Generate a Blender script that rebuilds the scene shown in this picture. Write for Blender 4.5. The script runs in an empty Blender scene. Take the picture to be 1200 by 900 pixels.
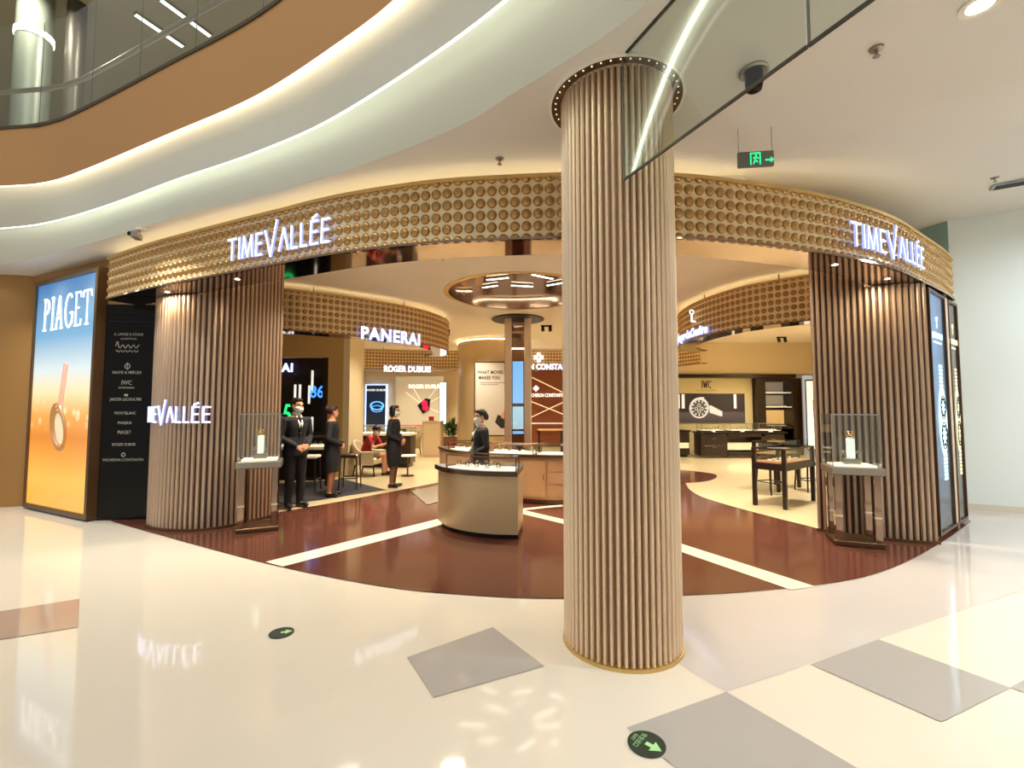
import bpy, bmesh, math, random
from mathutils import Vector, Matrix
random.seed(7)
PI = math.pi
SC = bpy.context.scene
COL = SC.collection

# ------------------------------------------------------------------ camera, world, exposure
cam_d = bpy.data.cameras.new('camera')
cam_d.sensor_width = 36.0
cam_d.lens = 36.0 * 540.0 / 1200.0
cam_d.clip_start = 0.05
cam_d.clip_end = 200
cam = bpy.data.objects.new('camera', cam_d)
COL.objects.link(cam)
cam.location = (0, 0, 1.58)
cam.rotation_euler = (math.radians(90 + 3.18), 0, 0)
SC.camera = cam
W = bpy.data.worlds.new('world')
SC.world = W
W.use_nodes = True
W.node_tree.nodes['Background'].inputs[0].default_value = (1.0, 0.97, 0.92, 1)
W.node_tree.nodes['Background'].inputs[1].default_value = 0.37
SC.view_settings.view_transform = 'Standard'
SC.view_settings.look = 'None'
SC.view_settings.exposure = 0.30
SC.view_settings.gamma = 1.0
SC.view_settings.use_curve_mapping = False
K_COVE = 9.0        # LED strips in the atrium coves
K_FASCIA = 4.0      # LED strips on top of the gold fascias
K_SHOP = 64.0       # shop downlights and fill, watts
K_MALL = 25.0       # mall downlights and fill, watts

def lamp(name, loc, watts, size=0.5, color=(1, .86, .66), rot=(0, 0, 0), spread=None):
    d = bpy.data.lights.new(name, 'AREA')
    d.shape = 'DISK'
    d.size = size
    d.energy = watts
    d.color = color
    if spread:
        d.spread = spread
    o = bpy.data.objects.new(name, d)
    o.location = loc
    o.rotation_euler = rot
    COL.objects.link(o)
    return o

WARM = (1, .86, .66)
for x, y in ((-2.5, 7.3), (-.9, 7.3), (1.9, 7.3), (3.4, 6.6), (5.6, 8.6), (-2.4, 11.0), (2.4, 11.0), (6.2, 12.2),
             (-4.6, 13.6), (-1.2, 13.6), (1.6, 15.0), (7.6, 14.2), (9.0, 12.8), (-4.2, 18.4), (-1.0, 18.2), (4.6, 18.5)):  # lamp facing the right boutique wall is added to brighten it
    lamp('shop_downlight_and_fill', (x, y, 3.86), K_SHOP, 0.35, WARM, spread=math.radians(110))
for x, y in ((2.59, 2.43), (4.7, 2.9), (3.9, .6), (6.4, 4.0), (8.3, 4.3), (-4.5, 5.15), (-7.2, 6.8), (7.2, 2.0)):  # the lamp by the right wall is added to brighten that wall
    lamp('mall_downlight_and_fill', (x, y, 3.78), K_MALL, 0.2, (1, .96, .90), spread=math.radians(120))
lamp('mall_downlight_and_fill', (8.4, 4.7, 4.35), 105, .5, (.84, .94, 1))
lamp('atrium_fill_light', (-3.5, -3.0, 15), 1000, 9, (1, .97, .93))  # added overhead fill for the mall floor, no skylight is built

# ------------------------------------------------------------------ materials
def lin(c):
    return tuple(((v / 12.92) if v <= .04045 else ((v + .055) / 1.055) ** 2.4) for v in c)
def hx(s):
    return lin(tuple(int(s[i:i + 2], 16) / 255 for i in (0, 2, 4)))
_M = {}
def mat(name, col='808080', rough=.5, metal=0.0, emit=None, es=1.0, noise=0.0, nscale=8.0, spec=None, bump=0.0, stretch=None, coat=0.0):
    if name in _M:
        return _M[name]
    m = bpy.data.materials.new(name)
    m.use_nodes = True
    nt = m.node_tree
    b = nt.nodes['Principled BSDF']
    c = hx(col) if isinstance(col, str) else col
    b.inputs['Base Color'].default_value = (*c, 1)
    b.inputs['Roughness'].default_value = rough
    b.inputs['Metallic'].default_value = metal
    if spec is not None:
        b.inputs['Specular IOR Level'].default_value = spec
    if coat:
        b.inputs['Coat Weight'].default_value = coat
        b.inputs['Coat Roughness'].default_value = .05
    if emit:
        e = hx(emit) if isinstance(emit, str) else emit
        b.inputs['Emission Color'].default_value = (*e, 1)
        b.inputs['Emission Strength'].default_value = es
    if noise or bump:
        tc = nt.nodes.new('ShaderNodeTexCoord')
        mp = nt.nodes.new('ShaderNodeMapping')
        if stretch:
            mp.inputs['Scale'].default_value = stretch
        nz = nt.nodes.new('ShaderNodeTexNoise')
        nz.inputs['Scale'].default_value = nscale
        nz.inputs['Detail'].default_value = 6
        nt.links.new(tc.outputs['Object'], mp.inputs[0])
        nt.links.new(mp.outputs[0], nz.inputs['Vector'])
        if noise:
            mx = nt.nodes.new('ShaderNodeMix')
            mx.data_type = 'RGBA'
            mx.inputs[6].default_value = (*[v * (1 - noise) for v in c], 1)
            mx.inputs[7].default_value = (*[min(1, v * (1 + noise)) for v in c], 1)
            nt.links.new(nz.outputs['Fac'], mx.inputs[0])
            nt.links.new(mx.outputs[2], b.inputs['Base Color'])
        if bump:
            bp = nt.nodes.new('ShaderNodeBump')
            bp.inputs['Strength'].default_value = bump
            bp.inputs['Distance'].default_value = .01
            nt.links.new(nz.outputs['Fac'], bp.inputs['Height'])
            nt.links.new(bp.outputs[0], b.inputs['Normal'])
    _M[name] = m
    return m
def glass_mat(name, tint=(.93, .97, .95), gl=1.0, ior=1.45, rough=0.0):
    if name in _M:
        return _M[name]
    m = bpy.data.materials.new(name)
    m.use_nodes = True
    nt = m.node_tree
    nt.nodes.remove(nt.nodes['Principled BSDF'])
    out = nt.nodes['Material Output']
    tr = nt.nodes.new('ShaderNodeBsdfTransparent')
    tr.inputs[0].default_value = (*tint, 1)
    g = nt.nodes.new('ShaderNodeBsdfGlossy')
    g.inputs['Roughness'].default_value = rough
    g.inputs[0].default_value = (gl, gl, gl, 1)
    lw = nt.nodes.new('ShaderNodeLayerWeight')
    lw.inputs[0].default_value = .5
    pw = nt.nodes.new('ShaderNodeMath'); pw.operation = 'POWER'; pw.inputs[1].default_value = 5
    f = nt.nodes.new('ShaderNodeMath'); f.operation = 'MULTIPLY_ADD'; f.inputs[1].default_value = .9
    f.inputs[2].default_value = ((ior - 1) / (ior + 1)) ** 2
    nt.links.new(lw.outputs['Facing'], pw.inputs[0])
    nt.links.new(pw.outputs[0], f.inputs[0])
    mx = nt.nodes.new('ShaderNodeMixShader')
    nt.links.new(f.outputs[0], mx.inputs[0])
    nt.links.new(tr.outputs[0], mx.inputs[1])
    nt.links.new(g.outputs[0], mx.inputs[2])
    nt.links.new(mx.outputs[0], out.inputs[0])
    _M[name] = m
    return m

FLOORC = mat('cream_marble', 'dbd3c3', .055, noise=.03, nscale=1.3, spec=.62)
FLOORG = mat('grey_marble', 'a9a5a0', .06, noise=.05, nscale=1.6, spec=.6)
FLOORP = mat('rose_marble', 'ad9788', .06, noise=.06, nscale=1.6, spec=.6)
BROWN = mat('brown_marble', '5f382c', .12, noise=.22, nscale=2.2, spec=.5)
WSTRIP = mat('white_marble', 'efe4cf', .12, noise=.03, nscale=3)
SHOPFLOOR = mat('shop_cream_floor', 'd8c8a2', .16, noise=.05, nscale=1.2)
CARPET = mat('navy_carpet', '2b2c33', .95, noise=.2, nscale=60)
GREYREFL = mat('painted_grey_reflection', '8f887b', .16, noise=.06, nscale=2)
CEIL = mat('ceiling_paint', 'd9d5cf', .55)
CEILI = mat('shop_ceiling_paint', 'e6dac4', .6)
COVE = mat('cove_paint', 'c3c4bb', .55)
GOLDBAND = mat('gold_band', 'b88a55', .45, .25)
LED = mat('led_strip', 'ffffff', .5, emit=(.93, 1, .86), es=K_COVE)
LEDW = mat('warm_led_strip', 'ffffff', .5, emit=(1, .80, .45), es=K_FASCIA)
LAMPW = mat('lamp_lens', 'ffffff', .4, emit=(1, .95, .84), es=14)
GOLD = mat('gold_metal', 'f0dcb2', .42, .45)
GOLDD = mat('gold_disc', 'b8925c', .30, .9)
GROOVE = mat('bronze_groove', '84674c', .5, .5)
GOLDT = mat('gold_trim', 'd8b878', .38, .9)
CHAMP = mat('champagne_metal', 'ecd5b8', .40, .7, noise=.02, nscale=4)
SLAT = mat('bronze_slat', 'b8a08a', .42, .65)
SLATB = mat('bronze_backing', '4a382d', .5, .4)
BRONZE = mat('bronze_frame', '6b5138', .35, .8)
MIRROR = mat('bronze_mirror', '9a8270', .06, 1.0)
STEEL = mat('polished_steel', 'c9c3b6', .12, 1.0)
SATIN = mat('satin_steel', '9c958a', .35, .9)
BLACK = mat('black_glass', '0b0908', .1, spec=.2)
DARK = mat('dark_wood', '241610', .3, noise=.2, nscale=6)
DARKM = mat('dark_metal', '1b1614', .35, .5)
BLACKP = mat('black_plastic', '121212', .4)
WHITE = mat('white_paint', 'ece8dd', .5)
WALLW = mat('mint_wall_paint', 'e4ebe8', .6)
WALLB = mat('beige_wall', 'd8c6a2', .6)
WALLL = mat('gold_wall', 'a67c46', .45, .3, noise=.04, nscale=1.5)
CREAM = mat('cream_panel', 'e3d6a4', .5)
WOOD = mat('blond_wood', 'c79d72', .35, noise=.07, nscale=5, stretch=(1, 1, .15))
SIGNW = mat('sign_letter', 'ffffff', .4, emit=(.93, .96, 1), es=1.25)
SIGNS = mat('small_sign_letter', 'ffffff', .4, emit=(1, .97, .9), es=1.2)
SIGNB = mat('sign_letter_side', '8fa0ff', .4, emit=(.30, .38, 1), es=.9)
SIGND = mat('dim_letter', 'bdb6a8', .4)
GLASS = glass_mat('clear_glass', (.96, .98, .97), .7)
GLASSG = glass_mat('green_glass', (.86, .90, .85), ior=1.5)
GLASSB = glass_mat('barrier_glass', (.86, .90, .87), ior=1.5)
SKIN = mat('skin', 'c88f6e', .55)
SUIT = mat('black_suit', '16151a', .8)
STOCK = mat('sheer_stocking', '6a4232', .6)
HAIR = mat('black_hair', '14100e', .45)
HAIRB = mat('brown_hair', '33160f', .7)
MASKM = mat('mask_fabric', 'd5dcd9', .8)
SHIRT = mat('white_shirt', 'f0ede6', .7)
REDS = mat('red_shirt', 'a3222c', .8)
SHORTS = mat('khaki_shorts', '8f8163', .85)
LEATHER = mat('black_shoe', '0d0c0c', .3)
UPH = mat('cream_upholstery', 'd9c6a6', .85)
TRAY = mat('white_tray', 'f4eedd', .5, emit=(1, .93, .75), es=.55)
LEAFM = mat('leaf', '4d6a2c', .5)

# ------------------------------------------------------------------ mesh builder
class MB:
    def __init__(self):
        self.v = []; self.f = []; self.mi = []; self.m = 0
    def add(self, vs, fs):
        n = len(self.v)
        self.v += [tuple(p) for p in vs]
        for f in fs:
            self.f.append(tuple(i + n for i in f)); self.mi.append(self.m)
        return self
    def box(self, c, s, rz=0.0, M=None):
        x, y, z = (k / 2 for k in s)
        vs = [Vector((a * x, b * y, d * z)) for a in (-1, 1) for b in (-1, 1) for d in (-1, 1)]
        R = M if M is not None else Matrix.Rotation(rz, 3, 'Z')
        vs = [R @ p + Vector(c) for p in vs]
        return self.add(vs, [(0, 1, 3, 2), (4, 6, 7, 5), (0, 4, 5, 1), (2, 3, 7, 6), (0, 2, 6, 4), (1, 5, 7, 3)])
    def bbox(self, c, s, b=.01, rz=0.0):
        # box with chamfered vertical and top edges
        x, y, z = (k / 2 for k in s)
        def ring(ix, zz):
            ax, ay = x - ix, y - ix
            q = min(b, ax * .9, ay * .9)
            return [(-ax + q, -ay, zz), (ax - q, -ay, zz), (ax, -ay + q, zz), (ax, ay - q, zz), (ax - q, ay, zz), (-ax + q, ay, zz), (-ax, ay - q, zz), (-ax, -ay + q, zz)]
        rings = [ring(b, -z), ring(0, -z + b), ring(0, z - b), ring(b, z)]
        R = Matrix.Rotation(rz, 3, 'Z')
        vs = [R @ Vector(p) + Vector(c) for r in rings for p in r]
        fs = [tuple(range(7, -1, -1)), tuple(range(24, 32))]
        for k in range(3):
            for i in range(8):
                j = (i + 1) % 8
                fs.append((k * 8 + i, k * 8 + j, k * 8 + 8 + j, k * 8 + 8 + i))
        return self.add(vs, fs)
    def prism(self, poly, z0, z1):
        n = len(poly)
        vs = [(p[0], p[1], z0) for p in poly] + [(p[0], p[1], z1) for p in poly]
        fs = [tuple(range(n - 1, -1, -1)), tuple(range(n, 2 * n))] + [(i, (i + 1) % n, n + (i + 1) % n, n + i) for i in range(n)]
        return self.add(vs, fs)
    def tube(self, p0, p1, r0, r1=None, n=10, caps=True):
        p0, p1 = Vector(p0), Vector(p1)
        r1 = r0 if r1 is None else r1
        d = (p1 - p0).normalized()
        a = d.orthogonal().normalized(); b = d.cross(a)
        vs = [p0 + (a * math.cos(t) + b * math.sin(t)) * r0 for t in (2 * PI * i / n for i in range(n))]
        vs += [p1 + (a * math.cos(t) + b * math.sin(t)) * r1 for t in (2 * PI * i / n for i in range(n))]
        fs = [(i, (i + 1) % n, n + (i + 1) % n, n + i) for i in range(n)]
        if caps:
            fs += [tuple(range(n - 1, -1, -1)), tuple(range(n, 2 * n))]
        return self.add(vs, fs)
    def path_tube(self, pts, r, n=8):
        P = [Vector(p) for p in pts]; vs = []
        up = Vector((0, 0, 1))
        for i, p in enumerate(P):
            d = (P[min(i + 1, len(P) - 1)] - P[max(i - 1, 0)]).normalized()
            a = d.cross(up)
            a = a.normalized() if a.length > .05 else d.orthogonal().normalized()
            b = d.cross(a)
            vs += [p + (a * math.cos(2 * PI * k / n) + b * math.sin(2 * PI * k / n)) * r for k in range(n)]
        fs = [(i * n + k, i * n + (k + 1) % n, (i + 1) * n + (k + 1) % n, (i + 1) * n + k) for i in range(len(P) - 1) for k in range(n)]
        fs += [tuple(range(n - 1, -1, -1)), tuple(range((len(P) - 1) * n, len(P) * n))]
        return self.add(vs, fs)
    def lathe(self, prof, c=(0, 0, 0), n=32, a0=0, a1=2 * PI):
        full = abs(a1 - a0 - 2 * PI) < 1e-6
        k = n if full else n + 1
        vs = []
        for i in range(k):
            t = a0 + (a1 - a0) * i / n
            for r, z in prof:
                vs.append((c[0] + r * math.cos(t), c[1] + r * math.sin(t), c[2] + z))
        m = len(prof)
        fs = []
        for i in range(n):
            j = (i + 1) % k
            for q in range(m - 1):
                fs.append((i * m + q, j * m + q, j * m + q + 1, i * m + q + 1))
        return self.add(vs, fs)
    def ell(self, c, r, n=14, m=9, M=None):
        vs, fs = [], []
        for j in range(m + 1):
            p = PI * j / m
            for i in range(n):
                t = 2 * PI * i / n
                q = Vector((r[0] * math.sin(p) * math.cos(t), r[1] * math.sin(p) * math.sin(t), r[2] * math.cos(p)))
                if M is not None:
                    q = M @ q
                vs.append(q + Vector(c))
        for j in range(m):
            for i in range(n):
                k = (i + 1) % n
                fs.append((j * n + i, (j + 1) * n + i, (j + 1) * n + k, j * n + k))
        return self.add(vs, fs)
    def capsule(self, p0, r0, p1, r1, n=12):
        p0, p1 = Vector(p0), Vector(p1)
        d = (p1 - p0); L = d.length; d = d / L
        a = d.orthogonal().normalized(); b = d.cross(a)
        rings = []
        for k in range(4, -1, -1):
            t = PI / 2 * k / 4
            rings.append((p0 - d * (r0 * math.sin(t)), r0 * max(math.cos(t), .02)))
        for k in range(0, 5):
            t = PI / 2 * k / 4
            rings.append((p1 + d * (r1 * math.sin(t)), r1 * max(math.cos(t), .02)))
        vs = [c + (a * math.cos(2 * PI * i / n) + b * math.sin(2 * PI * i / n)) * r for c, r in rings for i in range(n)]
        fs = [(k * n + i, k * n + (i + 1) % n, (k + 1) * n + (i + 1) % n, (k + 1) * n + i) for k in range(len(rings) - 1) for i in range(n)]
        fs += [tuple(range(n - 1, -1, -1)), tuple(range((len(rings) - 1) * n, len(rings) * n))]
        return self.add(vs, fs)
    def loft(self, secs, n=20):
        # secs: (centre, rx, ry, forward tilt vector)
        vs = []
        for c, rx, ry in secs:
            for i in range(n):
                t = 2 * PI * i / n
                vs.append((c[0] + rx * math.cos(t), c[1] + ry * math.sin(t), c[2]))
        fs = [(k * n + i, k * n + (i + 1) % n, (k + 1) * n + (i + 1) % n, (k + 1) * n + i) for k in range(len(secs) - 1) for i in range(n)]
        fs += [tuple(range(n - 1, -1, -1)), tuple(range((len(secs) - 1) * n, len(secs) * n))]
        return self.add(vs, fs)
    def strip(self, A, B):
        n = len(A)
        return self.add(list(A) + list(B), [(i, i + 1, n + i + 1, n + i) for i in range(n - 1)])
    def grid(self, rows):
        n = len(rows[0]); vs = [p for r in rows for p in r]
        return self.add(vs, [(k * n + i, k * n + i + 1, (k + 1) * n + i + 1, (k + 1) * n + i) for k in range(len(rows) - 1) for i in range(n - 1)])
    def build(self, name, mats, parent=None, smooth=False, world=False, bevel=0.0, auto=False):
        me = bpy.data.meshes.new(name)
        vs = self.v
        if parent is not None and world:
            Mi = xf(parent).inverted()
            vs = [Mi @ Vector(p) for p in vs]
        me.from_pydata([tuple(p) for p in vs], [], self.f)
        bm = bmesh.new(); bm.from_mesh(me)
        for f, i in zip(bm.faces, self.mi):
            f.material_index = i
        bmesh.ops.remove_doubles(bm, verts=bm.verts, dist=1e-5)
        bmesh.ops.recalc_face_normals(bm, faces=bm.faces)
        if smooth:
            for f in bm.faces:
                f.smooth = True
            if auto:
                for e in bm.edges:
                    if len(e.link_faces) == 2 and e.calc_face_angle(0) > .6:
                        e.smooth = False
        bm.to_mesh(me); bm.free()
        for m in (mats if isinstance(mats, (list, tuple)) else [mats]):
            me.materials.append(m)
        o = bpy.data.objects.new(name, me)
        COL.objects.link(o)
        if parent is not None:
            o.parent = parent
        if bevel:
            b = o.modifiers.new('bevel', 'BEVEL'); b.width = bevel; b.segments = 2; b.limit_method = 'ANGLE'
        return o
def xf(o):
    return Matrix.Translation(o.location) @ Matrix.Rotation(o.rotation_euler[2], 4, 'Z')
def tag(o, label, cat, group=None):
    o['label'] = label; o['category'] = cat
    if group:
        o['group'] = group
    return o
def thing(name, label, cat, loc=(0, 0, 0), rz=0.0, group=None):
    o = bpy.data.objects.new(name, None)
    o.empty_display_size = .1
    COL.objects.link(o)
    o.location = loc; o.rotation_euler = (0, 0, rz)
    return tag(o, label, cat, group)
def struct(o, label=None):
    o['kind'] = 'structure'
    if label:
        o['label'] = label
    return o
KIDS = {}
def dup(root, loc, rz, label=None, group=None):
    def cp(o, par):
        c = o.copy(); COL.objects.link(c)
        if par is not None:
            c.parent = par
        for ch in [q for q in ALLCH(o)]:
            cp(ch, c)
        return c
    def ALLCH(o):
        return list(o.children)
    r = cp(root, None)
    r.location = loc; r.rotation_euler = (0, 0, rz)
    if label:
        r['label'] = label
    if group:
        r['group'] = group
    return r

# ------------------------------------------------------------------ plan curves
class Path:
    def __init__(self, pts, per=14):
        P = [Vector((p[0], p[1])) for p in pts]
        P = [P[0] * 2 - P[1]] + P + [P[-1] * 2 - P[-2]]
        out = []
        for i in range(1, len(P) - 2):
            a, b, c, d = P[i - 1:i + 3]
            for k in range(per):
                t = k / per
                out.append(.5 * ((2 * b) + (c - a) * t + (2 * a - 5 * b + 4 * c - d) * t * t + (3 * b - a - 3 * c + d) * t ** 3))
        out.append(P[-2])
        self.p = out
        self.s = [0.0]
        for a, b in zip(out, out[1:]):
            self.s.append(self.s[-1] + (b - a).length)
        self.L = self.s[-1]
    def at(self, s, off=0.0):
        s = min(max(s, 0), self.L)
        lo, hi = 0, len(self.s) - 1
        while hi - lo > 1:
            m = (lo + hi) // 2
            if self.s[m] <= s: lo = m
            else: hi = m
        t = (s - self.s[lo]) / max(self.s[hi] - self.s[lo], 1e-9)
        p = self.p[lo].lerp(self.p[hi], t)
        d = self.tan(lo, t)
        n = Vector((d.y, -d.x))          # towards the mall
        return p + n * off, d, n
    def tan(self, i, t):
        def tv(k):
            a = self.p[max(k - 1, 0)]; b = self.p[min(k + 1, len(self.p) - 1)]
            return (b - a).normalized()
        return tv(i).lerp(tv(min(i + 1, len(self.p) - 1)), t).normalized()
    def line(self, z, off=0.0, n=80, s0=0.0, s1=None):
        s1 = self.L if s1 is None else s1
        out = []
        for i in range(n + 1):
            p, d, q = self.at(s0 + (s1 - s0) * i / n, off)
            out.append((p.x, p.y, z))
        return out
    def s_at_x(self, x):
        return min(range(len(self.p)), key=lambda i: abs(self.p[i].x - x)) and self.s[min(range(len(self.p)), key=lambda i: abs(self.p[i].x - x))]

# ------------------------------------------------------------------ lettering
def text_mesh(s, size, ext=.01, xs=1.0, bold=0.0, shear=0.0, spacing=1.0):
    c = bpy.data.curves.new('lettering', 'FONT')
    c.body = s; c.size = size; c.extrude = ext; c.offset = bold; c.shear = shear; c.space_character = spacing
    c.resolution_u = 3
    c.align_x = 'CENTER'
    o = bpy.data.objects.new('lettering', c)
    COL.objects.link(o)
    bpy.context.view_layer.update()
    dg = bpy.context.evaluated_depsgraph_get()
    me = bpy.data.meshes.new_from_object(o.evaluated_get(dg))
    vs = [(v.co.x * xs, v.co.y, v.co.z) for v in me.vertices]
    fs = [tuple(p.vertices) for p in me.polygons]
    bpy.data.objects.remove(o); bpy.data.curves.remove(c); bpy.data.meshes.remove(me)
    return vs, fs
# stroke letters: unit cap height, list of (polyline, weight)
def arc(cx, cy, rx, ry, a0, a1, n=10):
    return [(cx + rx * math.cos(math.radians(a0 + (a1 - a0) * i / n)), cy + ry * math.sin(math.radians(a0 + (a1 - a0) * i / n))) for i in range(n + 1)]
GLY = {
    'T': (.42, [[(0, .97), (.42, .97)], [(.21, 1), (.21, 0)]]),
    'I': (.05, [[(.025, 0), (.025, 1)]]),
    'M': (.5, [[(.03, 0), (.08, 1)], [(.08, 1), (.25, .02)], [(.25, .02), (.42, 1)], [(.42, 1), (.47, 0)]]),
    'E': (.3, [[(.03, 0), (.03, 1)], [(0, .97), (.3, .97)], [(0, .53), (.27, .53)], [(0, .03), (.3, .03)]]),
    'V': (.56, [[(0, 1.05), (.27, -.16)], [(.25, -.16), (.50, 1.42)]]),
    'A': (.34, [[(-.04, 0), (.14, 1)], [(.14, 1), (.34, 0)]]),
    'L': (.28, [[(.03, 0), (.03, 1)], [(0, .03), (.28, .03)]]),
    'É': (.3, [[(.03, 0), (.03, 1)], [(0, .97), (.3, .97)], [(0, .53), (.27, .53)], [(0, .03), (.3, .03)], [(.06, 1.08), (.26, 1.24)]]),
    'p': (.36, [[(.07, -.0), (.07, 1)], [(0, .02), (.15, .02)], [(0, .98), (.1, .98)], [(.07, .97)] + arc(.1, .74, .22, .23, 90, -90) + [(.07, .51)]]),
    'i': (.14, [[(.07, 0), (.07, 1)], [(0, .02), (.14, .02)], [(0, .98), (.14, .98)]]),
    'a': (.44, [[(.05, 0), (.22, 1)], [(.22, 1), (.38, 0)], [(.1, .33), (.32, .33)], [(0, .02), (.12, .02)], [(.3, .02), (.44, .02)]]),
    'g': (.44, [arc(.24, .5, .21, .49, 50, 330, 18) + [(.42, .42)], [(.3, .43), (.46, .43)], [(.42, .43), (.42, .1)]]),
    'e': (.34, [[(.07, 0), (.07, 1)], [(0, .98), (.32, .98)], [(.32, .98), (.33, .82)], [(.05, .53), (.25, .53)], [(0, .02), (.33, .02)], [(.33, .02), (.35, .2)]]),
    't': (.44, [[(.22, 0), (.22, 1)], [(.02, .98), (.42, .98)], [(.02, .98), (0, .8)], [(.42, .98), (.44, .8)], [(.13, .02), (.31, .02)]]),
    'w': (.66, [[(.05, 1), (.2, 0)], [(.2, 0), (.33, .9)], [(.33, .9), (.46, 0)], [(.46, 0), (.61, 1)], [(-.02, .98), (.13, .98)], [(.53, .98), (.68, .98)]]),
    'c': (.42, [arc(.24, .5, .22, .49, 50, 310, 18), [(.4, .82), (.4, .98)]]),
}
def stroke_text(s, cap, wgt=.055, ext=.02, gap=.1, xs=1.0, width=None):
    if width:
        k = width / stroke_text(s, cap, wgt, ext, gap, xs)[2]; xs *= k; gap *= k
    mb = MB(); u = 0.0
    for ch in s:
        w, pls = GLY[ch]
        for pl in pls:
            for a, b in zip(pl, pl[1:]):
                ax, ay, bx, by = a[0] * xs, a[1], b[0] * xs, b[1]
                dx, dy = bx - ax, by - ay; L = math.hypot(dx, dy) or 1
                nx, ny = -dy / L * wgt / 2, dx / L * wgt / 2
                q = [((u + px) * cap, py * cap) for px, py in ((ax + nx, ay + ny), (ax - nx, ay - ny), (bx - nx, by - ny), (bx + nx, by + ny))]
                mb.prism(q, 0, ext)
        u += w * xs + gap
    W_ = (u - gap) * cap
    return [(x - W_ / 2, y, z) for x, y, z in mb.v], mb.f, W_
def on_path(vs, path, s_mid, z0, off):
    out = []
    for u, v, w in vs:
        p, d, n = path.at(s_mid + u, off + w)
        out.append((p.x, p.y, z0 + v))
    return out
def on_plane(vs, o, ux, n):
    # o origin, ux horizontal direction (2d), n outward normal (2d)
    return [(o[0] + ux[0] * u + n[0] * w, o[1] + ux[1] * u + n[1] * w, o[2] + v) for u, v, w in vs]

# ================================================================== the setting
def s_at_x(path, x):
    k = min(range(len(path.p)), key=lambda i: abs(path.p[i].x - x))
    return path.s[k]
def flat(name, poly, z, m):
    me = MB(); me.add([(p[0], p[1], z) for p in poly], [tuple(range(len(poly)))])
    o = me.build(name, m)
    bm = bmesh.new(); bm.from_mesh(o.data)
    bmesh.ops.triangulate(bm, faces=bm.faces)
    for f in bm.faces:
        if f.normal.z < 0: f.normal_flip()
    bm.to_mesh(o.data); bm.free()
    return struct(o)

flat('floor', [(-20, -9), (16, -9), (16, 26), (-20, 26)], 0, FLOORC)
EDGE = Path([(-6.05, 6.95), (-5.63, 6.6), (-4.16, 5.74), (-2.42, 4.77), (-1.14, 4.2), (-.29, 4.0), (.43, 3.94), (1.45, 4.0), (2.24, 4.12), (3.16, 4.37), (4.04, 4.84), (5.31, 5.72), (6.5, 6.62)])
flat('floor_1', [(.3, 4.2), (1.2, 2.67), (12, 7.47), (12, 8.5), (6, 8.5)], .002, mat('lilac_marble', 'c4beb9', .06, noise=.04, nscale=1.4, spec=.6))
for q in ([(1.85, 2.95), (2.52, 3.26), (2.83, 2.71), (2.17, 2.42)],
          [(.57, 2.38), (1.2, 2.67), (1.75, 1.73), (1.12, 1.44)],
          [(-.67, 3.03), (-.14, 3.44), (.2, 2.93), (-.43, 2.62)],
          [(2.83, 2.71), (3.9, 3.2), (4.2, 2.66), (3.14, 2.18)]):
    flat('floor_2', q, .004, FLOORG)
flat('floor_2', [(2.52, 3.26), (3.83, 3.84), (4.14, 3.3), (2.83, 2.71)], .004, FLOORC)
flat('floor_2', [(-4.8, 3.22), (-3.61, 3.94), (-3.15, 3.44), (-4.4, 2.8)], .004, FLOORP)
pl = [(p[0], p[1]) for p in EDGE.line(0)]
flat('floor_3', pl + [(6.9, 7.4), (7.1, 10), (9, 14), (-9, 14), (-9, 9)], .006, BROWN)
def quad_strip(p, q, w):
    p, q = Vector(p), Vector(q); d = (q - p).normalized(); n = Vector((-d.y, d.x)) * w / 2
    return [p + n, p - n, q - n, q + n]
flat('floor_4', [(-2.55, 4.86), (-2.30, 4.72), (-.92, 6.45), (-1.06, 6.74)], .008, WSTRIP)
flat('floor_4', [(2.44, 4.12), (2.70, 4.2), (1.42, 6.55), (1.22, 6.45)], .008, WSTRIP)
flat('floor_4', quad_strip((.02, 7.35), (1.35, 5.9), .2), .008, WSTRIP)
flat('floor_4', quad_strip((.02, 7.3), (1.2, 7.85), .12), .009, WSTRIP)
flat('floor_5', [(-3.62, 7.1), (-2.93, 8.0), (-1.56, 10.04), (-.9, 11.6)] + [(p[0], p[1]) for p in Path([(.4, 12.3), (2.2, 12.3), (3.7, 11.3), (3.75, 10.2), (3.5, 9.2), (3.42, 8.4), (3.58, 7.6), (3.8, 6.88), (4.08, 6.1)]).line(0, 0, 40)] + [(6.35, 6.95), (6.7, 9), (13, 17), (14, 24), (-14, 24), (-10, 8)], .011, SHOPFLOOR)
flat('floor_6', [(p[0], p[1]) for p in Path([(3.5, 9.9), (4.2, 10.15), (4.75, 10.8), (4.9, 11.5), (4.2, 12.2), (3.2, 12.2)]).line(0, 0, 24)], .013, BROWN)
flat('floor_6', [(-1.95, 9.0), (-1.35, 9.95), (-.95, 8.5), (-1.4, 7.7)], .013, GREYREFL)  # grey patch painted where the floor shows a reflection
c = flat('rug', [(-4.0, 7.35), (-2.45, 9.1), (-3.8, 10.5), (-5.7, 9.5)], .015, CARPET)
del c['kind']; tag(c, 'navy carpet laid on the cream floor under the booth counter and stools', 'carpet')

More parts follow.
